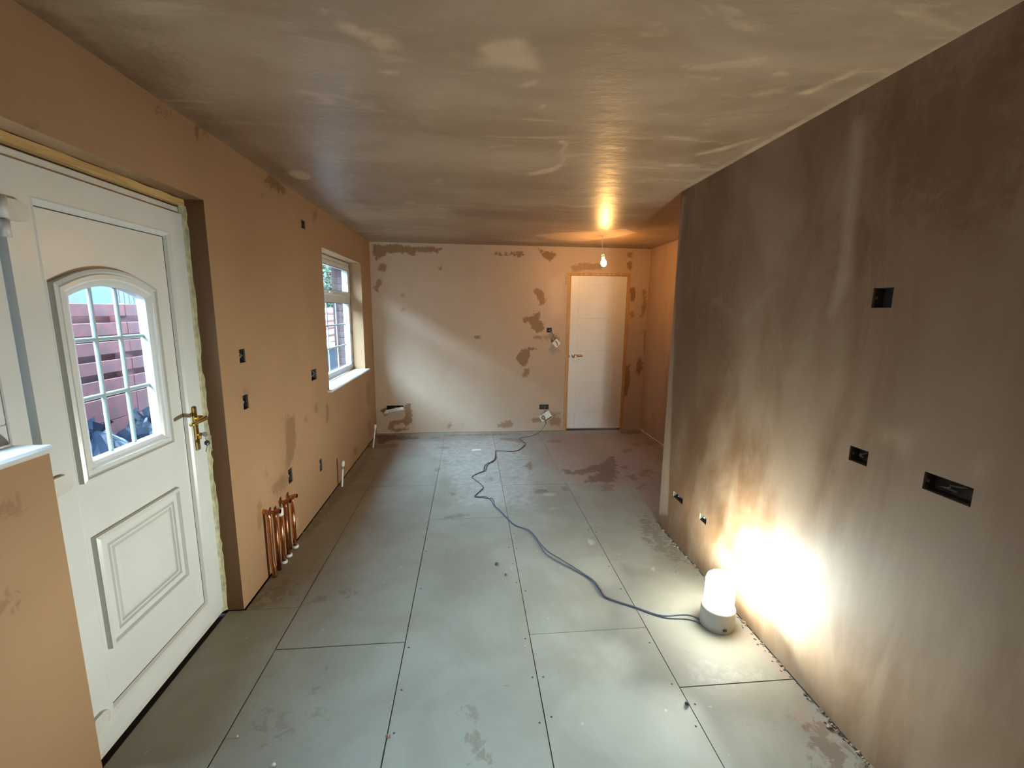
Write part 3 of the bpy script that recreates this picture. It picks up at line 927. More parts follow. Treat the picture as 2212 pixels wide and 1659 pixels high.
# ------------------------------------------------------------------ sweeps for mouldings on the back door (y, z plane)
def offset_loop(loop, d):
    n = len(loop)
    out = []
    for i in range(n):
        p0, p1, p2 = [Vector(loop[(i+k) % n]) for k in (-1, 0, 1)]
        a, b = (p1-p0).normalized(), (p2-p1).normalized()
        na, nb = Vector((a.y, -a.x)), Vector((b.y, -b.x))
        m = na+nb
        m = m/max(m.dot(m)/2, .35)
        out.append((p1.x+m.x*d, p1.y+m.y*d))
    return out


def moulding(mb, loop, prof, x0):
    """closed profile swept round a counter-clockwise loop; prof = (offset outward, height)"""
    n = len(loop)
    rings = [offset_loop(loop, d) for d, h in prof]
    vs = [(x0+prof[k][1], p[0], p[1]) for k in range(len(prof)) for p in rings[k]]
    fs = []
    for k in range(len(prof)-1):
        for i in range(n):
            j = (i+1) % n
            fs.append((k*n+i, (k+1)*n+i, (k+1)*n+j, k*n+j))
    mb.add(vs, fs)


def rect(y0, y1, z0, z1):
    return [(y0, z0), (y1, z0), (y1, z1), (y0, z1)]


def between(outer, inner, x):
    """flat face between an outer loop and an inner loop with the same count"""
    n = len(outer)
    return [(x, *p) for p in outer]+[(x, *p) for p in inner], [(i, (i+1) % n, n+(i+1) % n, n+i) for i in range(n)]


# ------------------------------------------------------------------ back door
door_1 = empty('door_1', (XF, (YP+YJ)/2, 0), 'white plastic back door with arched nine-pane glazing and brass handle', 'door', kind='structure')


def part(mb, name, mat, thing, parent=None):
    lx, ly, lz = thing.location
    mb.v = [(p[0]-lx, p[1]-ly, p[2]-lz) for p in mb.v]
    return mb.build(name, mat, parent if parent is not None else thing)


FD = .07
Y0F, Y1F = 1.345, YJ-.024
part(MB().rbox((XF-FD, Y1F-.05, .0505), (XF, Y1F, 1.9995), .003), 'jamb', M['upvc'], door_1)
part(MB().rbox((XF-FD, Y0F, .0505), (XF, Y0F+.062, 1.9995), .003), 'jamb', M['upvc'], door_1)
part(MB().rbox((XF-FD, Y0F, 2.0), (XF, Y1F, 2.0415), .003), 'frame_head', M['upvc_dirty'], door_1)
part(MB().rbox((XF-FD, Y0F, .006), (XF+.004, Y1F, .05), .003), 'threshold', M['upvc_dirty'], door_1)
part(MB().box((XF-.055, Y0F, 2.0418), (XF-.012, Y1F, 2.0494)), 'gap_blackout', M['black'], door_1)  # black strip added to darken the gap and keep daylight out
rs = MB()
zz, k = .01, 0
pr = random.Random(3)
prev = None
for k in range(60):
    z = .008+k*(2.05-.008)/59
    w = .021+pr.uniform(-.004, .002)
    ring = [(XF-.012, Y1F, z), (XF+.003, Y1F-.001, z), (XF+.013+pr.uniform(-.003, .003), YJ-.008, z), (XF+.022+pr.uniform(-.005, .005), YJ-.0008, z)]
    if prev:
        rs.add(prev+ring, [(0, 1, 5, 4), (1, 2, 6, 5), (2, 3, 7, 6)])
    prev = ring
part(rs, 'sealant_strip', M['sealant'], door_1)

# leaf
LY0, LY1, LZ0, LZ1 = 1.415, 2.214, .045, 2.008
BY0, BY1, BZ0, BZ1 = 1.500, 2.122, .130, 1.918       # opening in the leaf for the panel
leaf = MB()
ou, inn = rect(LY0, LY1, LZ0, LZ1), rect(BY0, BY1, BZ0, BZ1)
vs, fs = between(ou, inn, XLEAF)
leaf.add(vs, fs)
vs2, fs2 = between(ou, inn, XLEAF-.060)
leaf.add(vs2, [f[::-1] for f in fs2])
for L_, sgn in ((ou, 1), (inn, -1)):
    for i in range(4):
        a, b = L_[i], L_[(i+1) % 4]
        q = [(XLEAF, *a), (XLEAF, *b), (XLEAF-.060, *b), (XLEAF-.060, *a)]
        leaf.add(q, [(3, 2, 1, 0) if sgn > 0 else (0, 1, 2, 3)])
leaf_o = part(leaf, 'leaf', M['upvc'], door_1)
bd = MB()
moulding(bd, inn, [(0, .0), (-.006, .001), (-.016, -.006), (-.020, -.013), (-.024, -.019)], XLEAF)
part(bd, 'bead', M['upvc'], door_1, leaf_o)
# thin dark weather seal round the bead and the leaf
gs = MB()
moulding(gs, inn, [(-.0235, -.0175), (-.0262, -.0168), (-.027, -.0188)], XLEAF)
part(gs, 'gasket', M['black'], door_1, leaf_o)

# arched outlines
def arch_loop(y0, y1, z0, zs, zt, n=18):
    """rectangle with a segmental arch: springing zs, crown zt; counter-clockwise"""
    L_ = [(y0, z0), (y1, z0)]
    for k in range(n+1):
        f = k/n
        y = y1+(y0-y1)*f
        s = (2*f-1)
        L_.append((y, zs+(zt-zs)*(1-s*s)))
    return L_


AY0, AY1, AZ0, AZS, AZT = 1.597, 1.942, 1.062, 1.627, 1.668      # glass
gl_loop = arch_loop(AY0, AY1, AZ0, AZS, AZT)
# insert panel with the arched hole
PY0, PY1, PZ0, PZ1 = BY0-.004, BY1+.004, BZ0-.004, BZ1+.004
cyc, czc = (AY0+AY1)/2, (AZ0+AZT)/2


def to_rect(p):
    dy, dz = p[0]-cyc, p[1]-czc
    t = min(((PY1-cyc)/dy if dy > 0 else (PY0-cyc)/dy) if abs(dy) > 1e-9 else 1e9,
            ((PZ1-czc)/dz if dz > 0 else (PZ0-czc)/dz) if abs(dz) > 1e-9 else 1e9)
    return (cyc+dy*t, czc+dz*t)


pan = MB()
# resample the outline so that the rays through the panel's corners are among the samples
ring = []
for i in range(len(gl_loop)):
    a, b = gl_loop[i], gl_loop[(i+1) % len(gl_loop)]
    cuts = [0.0]
    for cy_, cz_ in ((PY0, PZ0), (PY1, PZ0), (PY1, PZ1), (PY0, PZ1)):
        dy, dz = cy_-cyc, cz_-czc
        ey, ez = b[0]-a[0], b[1]-a[1]
        den = dy*ez-dz*ey
        if abs(den) > 1e-12:
            t_ = (dz*(a[0]-cyc)-dy*(a[1]-czc))/den
            s_ = ((a[0]+ey*t_-cyc)*dy+(a[1]+ez*t_-czc)*dz)
            if 0 < t_ < 1 and s_ > 0:
                cuts.append(t_)
    for t_ in sorted(cuts):
        ring.append((a[0]+(b[0]-a[0])*t_, a[1]+(b[1]-a[1])*t_))
outer = [to_rect(p) for p in ring]
n = len(ring)
for i in range(n):
    j = (i+1) % n
    pts = [ring[i], outer[i], outer[j], ring[j]]
    pan.add([(XPAN, *p) for p in pts], [(0, 1, 2, 3)])
    pan.add([(XPAN-.03, *p) for p in pts], [(3, 2, 1, 0)])
    q = [(XPAN, *ring[i]), (XPAN, *ring[j]), (XPAN-.03, *ring[j]), (XPAN-.03, *ring[i])]
    pan.add(q, [(0, 1, 2, 3)])
panel_o = part(pan, 'panel', M['upvc'], door_1)
ms = MB()
moulding(ms, gl_loop, [(.062, 0), (.060, .016), (.050, .020), (.044, .009), (.040, .016), (.026, .017), (.020, .012), (.012, .010), (.0, .004), (-.001, -.006)], XPAN)
part(ms, 'arched_surround', M['upvc'], door_1, panel_o)
# lower raised and fielded panel
ms = MB()
lp = rect(1.545, 1.998, .365, .800)
moulding(ms, lp, [(0, 0), (-.002, .016), (-.014, .020), (-.020, .008), (-.026, .010), (-.046, .012), (-.050, .002), (-.058, .011), (-.064, .011), (-.068, .001), (-.078, .010), (-.092, .013)], XPAN)
ms.add([(XPAN+.013, 1.637, .457), (XPAN+.013, 1.906, .457), (XPAN+.013, 1.906, .708), (XPAN+.013, 1.637, .708)], [(0, 1, 2, 3)])
part(ms, 'raised_panel', M['upvc'], door_1, panel_o)
# nine panes and the bars between
ys = [AY0, AY0+(AY1-AY0)/3, AY0+2*(AY1-AY0)/3, AY1]
zs_ = [AZ0, 1.275, 1.478, None]


def arch_z(y):
    s = 2*(y-AY0)/(AY1-AY0)-1
    return AZS+(AZT-AZS)*(1-s*s)


XG0 = XPAN-.022
for r_ in range(3):
    for c_ in range(3):
        ya, yb = ys[c_], ys[c_+1]
        za = zs_[r_]
        if r_ < 2:
            poly = [(ya, za), (yb, za), (yb, zs_[r_+1]), (ya, zs_[r_+1])]
        else:
            poly = [(ya, za), (yb, za)]+[(yb+(ya-yb)*k/6, arch_z(yb+(ya-yb)*k/6)) for k in range(7)]
        pm = MB().add([(XG0, *p) for p in poly], [tuple(range(len(poly)))])
        part(pm, 'pane', M['glass'], door_1, panel_o)
for y in ys[1:3]:
    part(MB().rbox((XG0-.006, y-.0075, AZ0), (XG0+.006, y+.0075, arch_z(y)), .003), 'glazing_bar', M['bar'], door_1, panel_o)
for z in zs_[1:3]:
    part(MB().rbox((XG0-.006, AY0, z-.0075), (XG0+.0055, AY1, z+.0075), .003), 'glazing_bar', M['bar'], door_1, panel_o)

# handle, cylinder, key bunch
pl = MB().rbox((XLEAF, 2.132, .922), (XLEAF+.009, 2.160, 1.135), .004)
plate = part(pl, 'handle_plate', M['brass'], door_1)
lv = MB().tube([(XLEAF+.008, 2.147, 1.082), (XLEAF+.034, 2.147, 1.082)], .011, 12)
lv.tube([(XLEAF+.034, 2.148, 1.082), (XLEAF+.050, 2.146, 1.082), (XLEAF+.056, 2.136, 1.0815), (XLEAF+.056, 2.08, 1.078), (XLEAF+.054, 2.045, 1.075), (XLEAF+.050, 2.032, 1.074)], [.0105, .0105, .010, .0085, .0085, .007], 12)
part(lv, 'lever', M['brass'], door_1, plate)
part(MB().tube([(XLEAF+.008, 2.147, 1.0), (XLEAF+.024, 2.147, 1.0)], .0085, 14).rbox((XLEAF+.008, 2.1425, .977), (XLEAF+.023, 2.1515, .997), .003), 'lock_cylinder', M['brass'], door_1, plate)
for z in (.938, 1.060, 1.120):
    part(MB().tube([(XLEAF+.0085, 2.146, z), (XLEAF+.0098, 2.146, z)], .004, 10), 'plate_screw', M['steel'], door_1, plate)
kb = empty('key_bunch', (XLEAF+.05, 2.147, .95), 'bunch of keys with dark fob hanging in the back door lock', 'keys')
km = MB().rbox((XLEAF+.024, 2.1462, .9985), (XLEAF+.040, 2.1478, 1.0025), .0005).tube([(XLEAF+.04+.011*math.cos(a), 2.147, 1.0+.011*math.sin(a)) for a in np.linspace(0, 6.283, 13)], .0016, 6)
km.box((XLEAF+.032, 2.1462, .991), (XLEAF+.048, 2.1478, 1.009))
part(km, 'lock_key', M['steel'], kb)
part(MB().tube([(XLEAF+.053+.013*math.cos(a), 2.147+.004*math.sin(a), .984+.013*math.sin(a)) for a in np.linspace(0, 6.283, 19)], .0012, 6), 'split_ring', M['steel'], kb)
part(MB().lathe([(.0, .0045), (.010, .0042), (.0125, .001), (.0125, -.001), (.010, -.0042), (0, -.0045)], 16, Matrix.Translation((XLEAF+.050, 2.139, .960)) @ Matrix.Rotation(1.2, 4, 'Y') @ Matrix.Rotation(.5, 4, 'X')), 'fob', M['blue_black'], kb)
for k, (dy, dx) in enumerate(((-.006, -.012), (.004, .014))):
    a, b = Vector((XLEAF+.052, 2.145, .965)), Vector((XLEAF+.052+dx, 2.145+dy, .917))
    part(MB().tube([a, a.lerp(b, .35), b], [.004, .0022, .0018], 6), 'spare_key', M['steel'], kb)
# hinges with plastic covers
for z in (1.862, 1.035, .165):
    hm = MB()
    prof = [(1.402, z-.03), (1.455, z-.03), (1.472, z-.022), (1.480, z-.004), (1.480, z+.006), (1.472, z+.022), (1.455, z+.03), (1.402, z+.03)]
    hm.prism_x(prof, XLEAF, XLEAF+.014)
    hg = part(hm, 'hinge', M['upvc_dirty'], door_1)
    part(MB().tube([(XLEAF+.010, 1.404, z-.078), (XLEAF+.010, 1.404, z-.032)], .0115, 14), 'hinge_knuckle', M['upvc_dirty'], door_1, hg)
    part(MB().tube([(XLEAF+.010, 1.404, z-.028), (XLEAF+.010, 1.404, z+.032)], .0125, 14), 'hinge_knuckle', M['upvc_dirty'], door_1, hg)

# batten over the frame, above the blackout strip
tb = MB()
seg = 26
tops = [ZH-.0015-.004*abs(math.sin(k*1.7))*(k % 3 > 0) for k in range(seg+1)]
for k in range(seg):
    ya, yb = .25+(YJ-.006-.25)*k/seg, .25+(YJ-.006-.25)*(k+1)/seg
    x0, x1 = XF-.06, XF+.019
    vs = [(x0, ya, 2.0495), (x1, ya, 2.0495), (x1, ya, tops[k]), (x0, ya, tops[k]), (x0, yb, 2.0495), (x1, yb, 2.0495), (x1, yb, tops[k+1]), (x0, yb, tops[k+1])]
    tb.add(vs, [(0, 4, 5, 1), (1, 5, 6, 2), (2, 6, 7, 3)])
trim_1 = tb.build('trim_1', M['pine'])
tag(trim_1, 'rough pine batten above the back door frame', 'batten', kind='structure')

# ------------------------------------------------------------------ side window next to the back door
window_2 = empty('window_2', (XF, .78, 1.2), 'side window with white frame left of the back door', 'window', kind='structure')
SY0, SY1, SZ0, SZ1 = .225, 1.342, 1.202, 2.0415
fr = MB()
for a, b in (((SY0, SZ0+.0602), (SY0+.06, SZ1-.0552)), ((SY1-.058, SZ0+.0602), (SY1, SZ1-.0552)), ((SY0, SZ0), (SY1, SZ0+.06)), ((SY0, SZ1-.055), (SY1, SZ1))):
    fr.rbox((XF-FD, a[0], a[1]), (XF, b[0], b[1]), .003)
part(fr, 'window_frame', M['upvc'], window_2)
part(MB().rbox((XF-FD, .735, SZ0+.06), (XF-.002, .795, SZ1-.055), .003), 'mullion', M['upvc'], window_2)
for a, b in ((SY0+.06, .735), (.795, SY1-.058)):
    part(MB().add([(XF-.03, a, SZ0+.06), (XF-.03, b, SZ0+.06), (XF-.03, b, SZ1-.055), (XF-.03, a, SZ1-.055)], [(0, 1, 2, 3)]), 'pane', M['glass'], window_2)
sill_2 = MB().rbox((XF-.001, .20, 1.1765), (XL+.012, YP+.012, 1.1995), .008)
so = part(sill_2, 'window_sill', M['upvc'], window_2)
fm = MB()
pr = random.Random(5)
pv = None
for k in range(36):
    z = 1.262+.55*k/35
    w = .018+.012*math.sin(k*.9)+pr.uniform(-.004, .004)
    ring = [(XF+.001, 1.283-w, z), (XF+.006+.006*math.sin(k*1.3), 1.283-w*.5, z), (XF+.001, 1.286, z)]
    if pv:
        fm.add(pv+ring, [(0, 1, 4, 3), (1, 2, 5, 4)], True)
    pv = ring
part(fm, 'peeling_film', M['film'], window_2)

# ------------------------------------------------------------------ kitchen window in the left wall
WY0, WY1, WZ0, WZ1 = 3.872, 5.195, .912, 2.092
window_1 = empty('window_1', (XW, (WY0+WY1)/2, WZ0), 'white window with a top light and crossed bars, sill below', 'window', kind='structure')
fr = MB()
for a, b in (((WY0, WZ0+.0552), (WY0+.058, WZ1-.0452)), ((WY1-.045, WZ0+.0552), (WY1-.004, WZ1-.0452)), ((WY0, WZ0), (WY1-.004, WZ0+.055)), ((WY0, WZ1-.045), (WY1-.004, WZ1))):
    fr.rbox((XW-.07, a[0], a[1]), (XW, b[0], b[1]), .004)
part(fr, 'window_frame', M['upvc'], window_1)
part(MB().rbox((XW-.07, WY0+.05, 1.655), (XW+.001, WY1-.04, 1.735), .004), 'transom', M['upvc'], window_1)
sa = MB()
sy0, sy1, sz0, sz1 = WY0+.050, WY1-.042, 1.728, 2.052
for a, b in (((sy0, sz0+.0452), (sy0+.06, sz1-.0452)), ((sy1-.05, sz0+.0452), (sy1, sz1-.0452)), ((sy0, sz0), (sy1, sz0+.045)), ((sy0, sz1-.045), (sy1, sz1))):
    sa.rbox((XW-.05, a[0], a[1]), (XW+.014, b[0], b[1]), .005)
sash = part(sa, 'sash', M['upvc'], window_1)
gk = MB()
moulding(gk, rect(sy0+.06, sy1-.05, sz0+.045, sz1-.045), [(.0, .0), (-.004, .001), (-.005, -.004)], XW+.012)
part(gk, 'gasket', M['black'], window_1, sash)
gk = MB()
moulding(gk, rect(WY0+.058, WY1-.045, WZ0+.055, 1.655), [(.0, .0), (-.004, .001), (-.005, -.004)], XW-.002)
part(gk, 'gasket', M['black'], window_1)
part(MB().add([(XW-.046, sy0+.055, sz0+.04), (XW-.046, sy1-.045, sz0+.04), (XW-.046, sy1-.045, sz1-.04), (XW-.046, sy0+.055, sz1-.04)], [(0, 1, 2, 3)]), 'pane', M['glass'], window_1, sash)
ly0, ly1, lz0, lz1 = WY0+.058, WY1-.045, WZ0+.055, 1.655
ny, nz = 4, 3
for i in range(ny):
    for j in range(nz):
        a, b = ly0+(ly1-ly0)*i/ny, ly0+(ly1-ly0)*(i+1)/ny
        c, d = lz0+(lz1-lz0)*j/nz, lz0+(lz1-lz0)*(j+1)/nz
        part(MB().add([(XW-.062, a, c), (XW-.062, b, c), (XW-.062, b, d), (XW-.062, a, d)], [(0, 1, 2, 3)]), 'pane', M['glass'], window_1)
for i in range(1, ny):
    y = ly0+(ly1-ly0)*i/ny
    part(MB().rbox((XW-.066, y-.009, lz0), (XW-.056, y+.009, lz1), .003), 'glazing_bar', M['bar'], window_1)
for j in range(1, nz):
    z = lz0+(lz1-lz0)*j/nz
    part(MB().rbox((XW-.0655, ly0, z-.009), (XW-.0565, ly1, z+.009), .003), 'glazing_bar', M['bar'], window_1)
hp = at(714, 620, 0, XW+.03)
hd = MB().rbox((XW+.014, hp[1]-.05, 1.735), (XW+.026, hp[1]+.02, 1.757), .004)
hd.tube([(XW+.026, hp[1], 1.745), (XW+.042, hp[1], 1.747), (XW+.046, hp[1]-.02, 1.748), (XW+.046, hp[1]-.09, 1.750)], [.009, .009, .008, .006], 10)
part(hd, 'handle', M['upvc'], window_1, sash)
part(MB().rbox((XW-.001, WY0-.055, .8865), (XL+.042, WY1+.07, .9105), .008), 'window_sill', M['upvc'], window_1)
pk = MB()
for k, z in enumerate((.95, 1.02, 1.30, 1.62, 1.78, 1.88, 2.02)):
    pk.rbox((XW-.005, WY1-.0055, z), (XW+.008, WY1-.0005, z+.05+.02*(k % 2)), .002)
part(pk, 'foam_filler', M['brown_lump'], window_1)

# ------------------------------------------------------------------ white door in the far wall
door_2 = empty('door_2', (1.672, D, 0), 'white panelled door with chrome lever in the far wall', 'door', kind='structure')
lin = .030
linl = .044
for a, b in (((DL, .0), (DL+linl, DT-.0325)), ((DR_-lin, .0), (DR_, DT-.0325))):
    part(MB().rbox((a[0], D-.006, a[1]), (b[0], D+WT+.004, b[1]), .003), 'door_lining', M['lining'], door_2)
part(MB().rbox((DL, D-.006, DT-.032), (DR_, D+WT+.004, DT), .003), 'door_lining', M['lining'], door_2)
part(MB().rbox((DL+linl, D+.055, 0), (DL+linl+.012, D+.09, DT-.03), .002).rbox((DR_-lin-.012, D+.055, 0), (DR_-lin, D+.09, DT-.03), .002), 'door_stop', M['lining'], door_2)
dy0, dy1 = D+.010, D+.050
fx0, fx1, fz0, fz1 = DL+linl+.003, DR_-lin-.003, .024, DT-.036
lf = part(MB().rbox((fx0, dy0+.003, fz0), (fx1, dy1, fz1), .002), 'leaf', M['door_paint'], door_2)
gx0, gx1 = fx0+.105, fx1-.165
gz = [fz0]+[float(at(1285, y, 1, dy0)[2]) for y in (891, 826, 758, 688)]+[fz1-.11, fz1]
gw = .005
part(MB().rbox((fx0, dy0-.001, fz0), (gx0-gw/2, dy0+.004, fz1), .0015), 'stile', M['door_paint'], door_2, lf)
part(MB().rbox((gx1+gw/2, dy0-.001, fz0), (fx1, dy0+.004, fz1), .0015), 'stile', M['door_paint'], door_2, lf)
for a, b in zip(gz[:-1], gz[1:]):
    part(MB().rbox((gx0+gw/2, dy0-.001, a+(gw/2 if a > fz0 else 0)), (gx1-gw/2, dy0+.004, b-(gw/2 if b < fz1 else 0)), .0015), 'door_panel', M['door_paint'], door_2, lf)
hx, hz = [float(v) for v in at(1236, 769, 1, dy0)[[0, 2]]]
ro = part(MB().lathe([(0, .0), (.026, .0), (.026, .006), (.022, .009), (.009, .010), (.009, .045), (0, .045)], 24, Matrix.Translation((hx+.012, dy0-.001, hz)) @ Matrix.Rotation(math.pi/2, 4, 'X')), 'handle_rose', M['chrome'], door_2)
part(MB().tube([(hx+.012, dy0-.042, hz), (hx+.03, dy0-.048, hz), (hx+.13, dy0-.048, hz)], [.009, .0085, .008], 12), 'lever', M['chrome'], door_2, ro)
part(MB().lathe([(0, .0), (.018, .0), (.018, .004), (0, .005)], 18, Matrix.Translation((fx0+.006, dy0-.0, hz-.004)) @ Matrix.Rotation(math.pi/2, 4, 'X') @ Matrix.Scale(.3, 4, (1, 0, 0))), 'latch_plate', M['chrome'], door_2)
part(MB().box((DL, D+.012, -.018), (DR_, D+WT+.2, .0)), 'threshold', M['void'], door_2)
corr = MB().box((DL-.6, D+WT+.9, -.1), (DR_+.6, D+WT+.95, 2.45)).box((DL-.6, D+WT+.001, 2.4), (DR_+.6, D+WT+.9, 2.45))
corr.box((DL-.65, D+WT+.001, -.1), (DL-.6, D+WT+.95, 2.45)).box((DR_+.6, D+WT+.001, -.1), (DR_+.65, D+WT+.95, 2.45)).box((DL-.6, D+WT+.001, -.1), (DR_+.6, D+WT+.9, -.02))
corr = corr.build('wall_hallway', M['wall_back'])
tag(corr, 'hidden hallway wall behind the white door', 'wall', kind='structure')

# plaster pushed up around the door lining
pr = random.Random(2)
for x, lab in ((DL-.004, 'left'), (DR_+.004, 'right')):
    chips = MB()
    for k in range(26):
        z = .05+k*.078+pr.uniform(-.02, .02)
        w, h_ = pr.uniform(.002, .006), pr.uniform(.01, .03)
        chips.rbox((x-w, D-.0055, z), (x+w, D-.0008, z+h_), .001)
    co = chips.build('plaster_crumbs', M['wall_back'])
    tag(co, 'rough plaster crumbs along the %s side of the white door lining' % lab, 'crumbs', kind='stuff')

# ------------------------------------------------------------------ pendant bulb
by = 4.80
cb = at(1301, 514, 1, by)
bx_ = float(cb[0])
pend = empty('pendant_bulb', (bx_, by, H), 'bare glowing light bulb hanging from the ceiling by the white door', 'light bulb')
hz0 = float(at(1303, 546, 1, by)[2])
tilt = Matrix.Translation((bx_+.012, by, hz0)) @ Matrix.Rotation(-.14, 4, 'Y')
part(MB().tube([(bx_, by, H), (bx_+.002, by, H-.07), (bx_+.012, by, hz0-.002)], .0032, 8), 'flex', M['plastic'], pend)
part(MB().lathe([(.003, .004), (.012, 0), (.016, -.012), (.017, -.030), (.0155, -.031), (.0175, -.034), (.0175, -.052), (.013, -.054), (0, -.054)], 20, tilt), 'lampholder', M['plastic'], pend)
prof = [(.012, -.052), (.0135, -.062), (.018, -.074), (.026, -.088), (.0300, -.104), (.0300, -.114), (.026, -.130), (.018, -.140), (.008, -.1455), (0, -.147)]
part(MB().lathe(prof, 24, tilt), 'glass_bulb', M['bulb_glow'], pend)

# ------------------------------------------------------------------ work light on the floor
lx, ly = 1.272, 1.935
wl = empty('work_light', (lx, ly, 0), 'white drum-shaped work light shining on the floor by the brown wall', 'work light')
R0 = .083
part(MB().lathe([(0, .0), (R0-.004, .0), (R0, .004), (R0, .100), (R0-.003, .108), (R0-.012, .110), (0, .110)], 36, Matrix.Translation((lx, ly, 0))), 'base', M['lamp_in_shade'], wl)
part(MB().lathe([(R0-.012, .1105), (R0-.012, .245), (R0-.018, .266), (R0-.034, .281), (0, .288)], 36, Matrix.Translation((lx, ly, 0))), 'diffuser', M['lamp_glow'], wl)
def led(name, loc, direction, watts, size, spread):
    ld = bpy.data.lights.new(name, 'AREA')
    ld.shape = 'DISK'
    ld.size = size
    ld.energy = watts
    ld.color = LAMP_COLOR
    ld.spread = math.radians(spread)
    o = bpy.data.objects.new(name, ld)
    col.objects.link(o)
    o.parent = wl
    o.location = local(wl, loc)
    o.rotation_euler = Vector(direction).to_track_quat('-Z', 'Y').to_euler()
    return o


for k in range(12):
    a = 2*math.pi*(k+.5)/12
    led('led_side', (lx+(R0-.010)*math.cos(a), ly+(R0-.010)*math.sin(a), .205), (math.cos(a), math.sin(a), math.tan(math.radians(10))), RING_W*(.22 if math.cos(a) > .3 else .5 if math.cos(a) > -.3 else 1.08), .034, 70)
led('led_top', (lx, ly, .290), (0, 0, 1), TOP_W, .10, 180)
part(MB().rbox((lx-.018, ly-.006-R0, .02), (lx+.002, ly+.002-R0, .034), .003), 'switch', M['black'], wl)

# ------------------------------------------------------------------ the lamp's twin flex across the floor
path_px = [(1511, 1347), (1500, 1341), (1480, 1337), (1440, 1335), (1405, 1325), (1370, 1312), (1335, 1301), (1305, 1289), (1292, 1270), (1277, 1252), (1240, 1231),
           (1205, 1213), (1180, 1197), (1166, 1178), (1155, 1160), (1140, 1145), (1112, 1135), (1096, 1121), (1078, 1102), (1067, 1092), (1060, 1080),
           (1048, 1073), (1032, 1073), (1027, 1071), (1036, 1062), (1044, 1054), (1039, 1046), (1026, 1036), (1020, 1030), (1034, 1022), (1048, 1017), (1051, 1007),
           (1060, 998), (1068, 992), (1070, 980), (1071, 974), (1085, 974), (1108, 975), (1122, 971), (1132, 962), (1130, 955), (1123, 946)]


def smooth_path(P, n=4):
    P = [Vector(p) for p in P]
    out = []
    for i in range(len(P)-1):
        p0, p1, p2, p3 = P[max(i-1, 0)], P[i], P[i+1], P[min(i+2, len(P)-1)]
        for k in range(n):
            t = k/n
            out.append(.5*((2*p1)+(p2-p0)*t+(2*p0-5*p1+4*p2-p3)*t*t+(3*p1-p0-3*p2+p3)*t**3))
    return out+[P[-1]]


fl = [at(x, y, 2, .004) for x, y in path_px]
sock_c = at(1178, 899, 1, D-.045)
plug_c = at(1173.5, 902, 1, D-.075)
climb = [at(1145, 943, 2, .004), at(1160, 937, 1, D-.16), at(1172, 926, 1, D-.12), at(1179, 915, 1, D-.10), at(1178, 907, 1, D-.095)]
climb = [np.array([c[0], c[1], max(c[2], .004)]) for c in climb]
pc = empty('power_flex', tuple(fl[0]), 'thin dark twin flex winding over the floor from socket to work light', 'cable')
A = smooth_path([tuple(p) for p in fl]+[tuple(c) for c in climb])
pts1 = [Vector((p.x, p.y, max(p.z, .0042))) for p in A]
part(MB().tube(pts1, .003, 7), 'strand', M['cable'], pc)
pts2 = []
for i, p in enumerate(pts1):
    a, b = pts1[max(i-1, 0)], pts1[min(i+1, len(pts1)-1)]
    t = (b-a).normalized()
    nrm = Vector((t.y, -t.x, 0))
    f = i/len(pts1)
    amp = .006+.030*max(0, math.sin(i*.16+.6))**2*(1 if f < .86 else 0)
    pts2.append(p+nrm*amp*(1 if math.sin(i*.045) > -.5 else -.6))
pts2 = [Vector((p.x, p.y, max(p.z, .0042))) for p in pts2]
part(MB().tube(pts2[:int(len(pts2)*.88)], .003, 7), 'strand', M['cable'], pc)
Rm = Matrix.Translation(tuple(plug_c)) @ Matrix.Rotation(math.radians(-30), 4, 'Y')
plug = part(MB().lathe([(0, -.022), (.018, -.022), (.024, -.014), (.026, .0), (.024, .014), (.02, .018), (0, .018)], 18, Rm @ Matrix.Rotation(math.pi/2, 4, 'X')), 'plug', M['steel'], pc)
part(MB().tube([Vector(plug_c)+Vector((.004, 0, -.02)), Vector(climb[-1]), Vector(climb[-2])], [.007, .0055, .0036], 8), 'strain_relief', M['cable'], pc)


# ------------------------------------------------------------------ loose front plates hanging at the far wall
def plate_thing(name, c, W_, H_, T_, rot, tiltx, label, cat, yaw=0.0):
    t = empty(name, tuple(c), label, cat)
    m = Matrix.Translation(tuple(c)) @ Matrix.Rotation(rot, 4, 'Y') @ Matrix.Rotation(yaw, 4, 'Z') @ Matrix.Rotation(tiltx, 4, 'X')
    part(MB().rbox((-W_/2, -T_/2, -H_/2), (W_/2, T_/2, H_/2), .004, m), 'face_plate', M['plastic'], t)
    return t, m


t, m = plate_thing('socket_front', sock_c, .155, .088, .010, math.radians(-33), math.radians(-12), 'white double socket front dangling crooked with a plug in it', 'socket')
for s in (-1, 1):
    for dx, dz in ((0, .011), (-.011, -.010), (.011, -.010)):
        part(MB().box((s*.037+dx-.003, -.0058, -.008+dz-.002), (s*.037+dx+.003, -.0048, -.008+dz+.002), m), 'pin_slot', M['black'], t)
    part(MB().rbox((s*.012-.006, -.009, .018), (s*.012+.006, -.004, .036), .002, m), 'rocker', M['plastic'], t)
part(MB().rbox((-.06, .006, -.034), (.062, .030, .034), .004, m), 'moulded_back', M['cream'], t)
part(MB().rbox((-.02, .012, -.070), (.082, .016, -.060), .002, m).rbox((.072, .012, -.068), (.082, .016, -.03), .002, m), 'spacer_frame', M['cream'], t)
part(MB().tube([m @ Vector((0, .03, .01)), (sock_c[0]-.005, D-.015, sock_c[2]+.05), (sock_c[0]+.0, D+.02, .33)], .005, 8), 'feed_cable', M['wire'], t)

